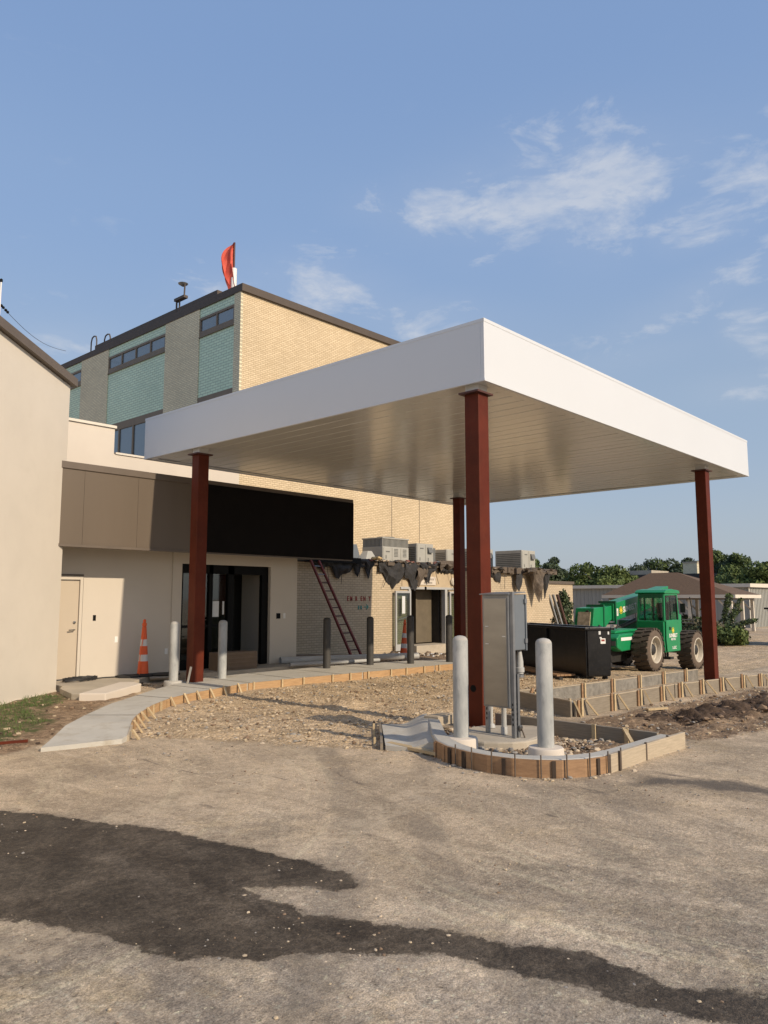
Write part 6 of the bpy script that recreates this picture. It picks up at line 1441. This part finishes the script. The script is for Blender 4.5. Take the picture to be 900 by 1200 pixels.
# conifer by the brick corner
t = thing('conifer', (30.3, 17.0, H(30, 17)), 'dark conical conifer at the end of the brick wing', 'conifer')
g = H(30, 17); MB().tube([(30.3, 17, g - .1), (30.3, 17, g + 1.8)], [.09, .03], 8).build('trunk', M['bark'], t)
rs_ = random.Random(9); cl = [(30.3 + rs_.uniform(-.5, .5) * (1.1 - k / 26), 17 + rs_.uniform(-.5, .5) * (1.1 - k / 26), g + .2 + k * .08, .34 * (1.15 - k / 30), .34 * (1.15 - k / 30), .28) for k in range(25)]
leaf_cloud('foliage', [M['hedge'], M['leaf_b']], t, cl, 3800, .07, 5)
def bush(name, x, y, w_, h_, label, ms, seed, n=2600, leaf=.08):
    g = H(x, y); t = thing(name, (x, y, g), label, 'bush'); rs = random.Random(seed)
    cl = [(x + rs.uniform(-.5, .5) * w_, y + rs.uniform(-.5, .5) * w_, g + h_ * rs.uniform(.15, .68), w_ * .24, w_ * .24, h_ * .28) for _ in range(16)]
    leaf_cloud('foliage', [M[q] for q in ms], t, cl, n, leaf, seed)
    b = MB()
    for k in range(5): b.tube([(x, y, g - .05), (x + rs.uniform(-.3, .3), y + rs.uniform(-.3, .3), g + h_ * .6)], .02, 5)
    b.build('stem', M['bark'], t)
bush('bush', 34.0, 11.9, 1.7, 1.2, 'rounded brownish bush right of the right red column', ['leaf_d', 'leaf_b'], 1)
bush('bush', 33.4, 11.0, 1.3, .95, 'yellow green bush beside the dark green container', ['leaf_c', 'leaf_a'], 2)
bush('bush', 44.0, 17.5, 2.2, 1.0, 'low bush in the shade behind the pavilion posts', ['leaf_b', 'leaf_d'], 3)
def spiky():
    x, y = 36.0, 12.25; g = H(x, y); t = thing('shrub', (x, y, g), 'tall open shrub with arching feathery branches before the shed', 'shrub'); rs = random.Random(4); cl = []
    b = MB()
    for k in range(13):
        a = rs.uniform(0, 6.28); el = R(rs.uniform(18, 85)); L = rs.uniform(1.2, 2.1); pts = []
        for j in range(5):
            u = j / 4; pts.append((x + L * u * math.cos(el) * math.cos(a), y + L * u * math.cos(el) * math.sin(a), g + .3 + L * u * math.sin(el) - .15 * u * u))
        b.tube(pts, [.03, .022, .016, .01, .005], 5)
        for j in range(8): u = .35 + .65 * j / 7; cl.append((x + L * u * math.cos(el) * math.cos(a), y + L * u * math.cos(el) * math.sin(a), g + .3 + L * u * math.sin(el) - .15 * u * u, .13, .13, .10))
    b.build('branch', M['bark'], t); leaf_cloud('foliage', [M['leaf_b'], M['leaf_a']], t, cl, 3200, .055, 6)
spiky()
# grass tufts at the left edge
def grass():
    rs = np.random.RandomState(2); n = 9000; P = np.stack([rs.uniform(1.5, 6.2, n), rs.uniform(8.8, 13.3, n)], 1)
    d = sdf(GRASS, P[:, 0], P[:, 1]); nn = np.array([mn.noise((p[0] * 1.7, p[1] * 1.7, 2)) for p in P]); P = P[(d + nn * .5 > .05)]
    n = len(P); h = rs.uniform(.02, .075, n); a = rs.uniform(0, 6.28, n); zz = hbase(P[:, 0], P[:, 1]) + .02
    dx, dy = np.cos(a) * .006, np.sin(a) * .006; lx, ly = rs.normal(size=n) * .02, rs.normal(size=n) * .02
    V = np.stack([np.stack([P[:, 0] - dx, P[:, 1] - dy, zz], 1), np.stack([P[:, 0] + dx, P[:, 1] + dy, zz], 1), np.stack([P[:, 0] + lx, P[:, 1] + ly, zz + h], 1)], 1).reshape(-1, 3)
    me = bpy.data.meshes.new('grass'); me.from_pydata(V.tolist(), [], np.arange(3 * n).reshape(n, 3).tolist()); me.materials.append(M['grass'])
    o = bpy.data.objects.new('grass', me); COL.objects.link(o); tag(o, 'sparse short grass on the dirt before the stucco wall', 'grass', kind='stuff')
grass()

# ------------------------------------------------------------------ loose stone, earth and rubbish
zfun = lambda x, y: hbase(x, y)
inside = lambda poly, m=0.: (lambda x, y, rs: sdf(poly, x, y) + .25 * (rs.rand(len(x)) - .5) > m)
def inner_free(x, y, rs):      # gravel, but not on the paving or skip
    return (sdf(GRAVEL, x, y) + .3 * (rs.rand(len(x)) - .6) > 0) & (y < 11.2 - .0 * x) & ~((x < 8) & (y > 10.4 + .35 * (x - 6)))
rubble('gravel_stones', None, [M['stone_a'], M['stone_a'], M['stone_b'], M['stone_c'], M['stone_d']], 4.4, 15, 5.6, 11.2, 0, 12000, .004, .032, 11, 'loose crushed stones scattered over the tan gravel bed', 'gravel', 'stuff', zf=zfun, maskf=inner_free)
rubble('scattered_stones', None, [M['stone_a'], M['stone_b'], M['stone_d'], M['stone_c']], 1.4, 9, .6, 9.5, 0, 9000, .0025, .012, 12, 'small stones scattered over the dusty asphalt', 'stones', 'stuff', zf=zfun, maskf=lambda x, y, rs: (sdf(GRAVEL, x, y) < 0) & (sdf(ISLAND, x, y) < -.2) & (rs.rand(len(x)) < .35 + .65 * (np.sin(x * 3.1) * np.cos(y * 2.3) > .2)))
rubble('kerb_gravel', None, [M['stone_d'], M['stone_d'], M['stone_b'], M['stone_a']], 5.9, 9, 3.1, 6.1, 0, 2600, .006, .028, 13, 'grey gravel spilled along the outside of the island forms', 'gravel', 'stuff', zf=zfun, maskf=lambda x, y, rs: (lambda d: (d < -.16) & (d > -.16 - .20 * rs.rand(len(x)) ** 2 - .03))(sdf([(p[0], p[1]) for p in KO[3:]] + [(8.7, 3.45), (8.6, 5.9)], x, y) - .14))
rubble('island_earth', None, [M['stone_c'], M['stone_b'], M['stone_a'], M['stone_d']], 6.5, 8.4, 3.7, 6.2, .05, 3000, .008, .05, 14, 'brown earth clods and stones filling the kerbed island', 'earth', 'stuff', zf=lambda x, y: hbase(x, y) + .015 + .05 * np.exp(-((x - 7.9) ** 2 + (y - 4.0) ** 2) / .15), maskf=inside(ISLAND, .12))
rubble('earth_clods', None, [M['clod'], M['clod'], M['stone_c']], 9, 16, 3.2, 5.0, 0, 1500, .015, .09, 15, 'dark moist earth clods heaped right of the island', 'earth', 'stuff', zf=lambda x, y: hbase(x, y) + .05, maskf=inside(CLODS, 0))
rubble('earth_crumbs', None, [M['stone_c'], M['stone_a'], M['stone_d']], 8.6, 17, 3.1, 5.1, 0, 1800, .008, .035, 16, 'brown earth crumbs along the braced form boards', 'earth', 'stuff', zf=lambda x, y: hbase(x, y) + .02, maskf=inside(EXCAV, -.1))
rubble('door_rubble', None, [M['debris'], M['paper'], M['stone_b'], M['membrane2'], M['carton']], 18.8, 23.4, 15.4, 17.4, 0, 420, .03, .13, 17, 'pale broken rubble heaped before the open double doors', 'rubble', 'stuff', zf=lambda x, y: hbase(x, y) + .03, maskf=lambda x, y, rs: rs.rand(len(x)) < np.clip((y - 15.2) / 1.6, 0, 1))
rubble('asphalt_crumbs', None, [M['clod'], M['stone_d']], 4.2, 6.4, 6.6, 8.4, 0, 330, .005, .02, 18, 'dark asphalt crumbs at the near edge of the gravel', 'crumbs', 'stuff', zf=zfun, maskf=lambda x, y, rs: np.hypot(x - 4.75, y - 7.5) < .15 + .9 * rs.rand(len(x)) ** 2)
rubble('asphalt_crumbs', None, [M['clod'], M['clod'], M['stone_d']], 5.2, 6.0, 3.8, 4.5, 0, 260, .004, .018, 31, 'small dark heap of asphalt crumbs in front of the island', 'crumbs', 'stuff', zf=zfun, maskf=lambda x, y, rs: np.hypot((x - 5.58) * 1.6, y - 4.17) < .04 + .22 * rs.rand(len(x)) ** 1.5)
rubble('pale_crumbs', None, [M['stone_a'], M['stone_b'], M['insul']], 2.2, 3.4, 2.2, 4.4, 0, 240, .003, .014, 32, 'pale crumbs of stone lying beside the tongue of the dark smear', 'crumbs', 'stuff', zf=zfun, maskf=lambda x, y, rs: (np.hypot(x - 3.25, y - 3.05) < .3 * rs.rand(len(x))) | (np.hypot(x - 2.5, y - 2.45) < .2 * rs.rand(len(x))))
rubble('tar_crumbs', None, [M['clod'], M['stone_d'], M['stone_a']], 1.5, 3.8, 1, 7, 0, 700, .002, .008, 19, 'gritty crumbs on the dark asphalt smear', 'crumbs', 'stuff', zf=zfun, maskf=inside(TAR, 0))
rubble('wall_foot_debris', None, [M['stone_c'], M['stone_a'], M['debris'], M['clod']], 7.6, 15.5, 12.95, 14.3, .0, 700, .008, .05, 20, 'stones and dirt strewn between the sidewalk and the entrance', 'debris', 'stuff', zf=lambda x, y: hbase(x, y) + .02, maskf=lambda x, y, rs: (y < 13.6) | (x > 12.8))
rubble('left_dirt_clods', None, [M['stone_c'], M['clod'], M['stone_a']], 3.5, 7.5, 8.8, 13.2, 0, 700, .006, .04, 21, 'crumbly dirt clods beside the left sidewalk', 'earth', 'stuff', zf=lambda x, y: hbase(x, y) + .02, maskf=inside(LEFTDIRT, .1))
for (a, c, w_, lab) in (((11.0, 4.85, .05), (11.35, 4.70, .05), .06, 'short pale board lying on the earth before the braced forms'), ((3.2, 9.2, .05), (3.85, 9.0, .05), .03, 'thin reddish stick on the dirt at the left edge')):
    tag(MB().beam(a, c, w_, .03).build('loose_board', M['lumber'] if w_ > .05 else M['redox']), lab, 'board')
MB_ = MB(); MB_.beam((8.06, 12.22, .12), (8.10, 12.18, .42), .04, .02); tag(MB_.build('survey_stake', M['parapetcap']), 'short pale stake at the foot of the left red column', 'stake')
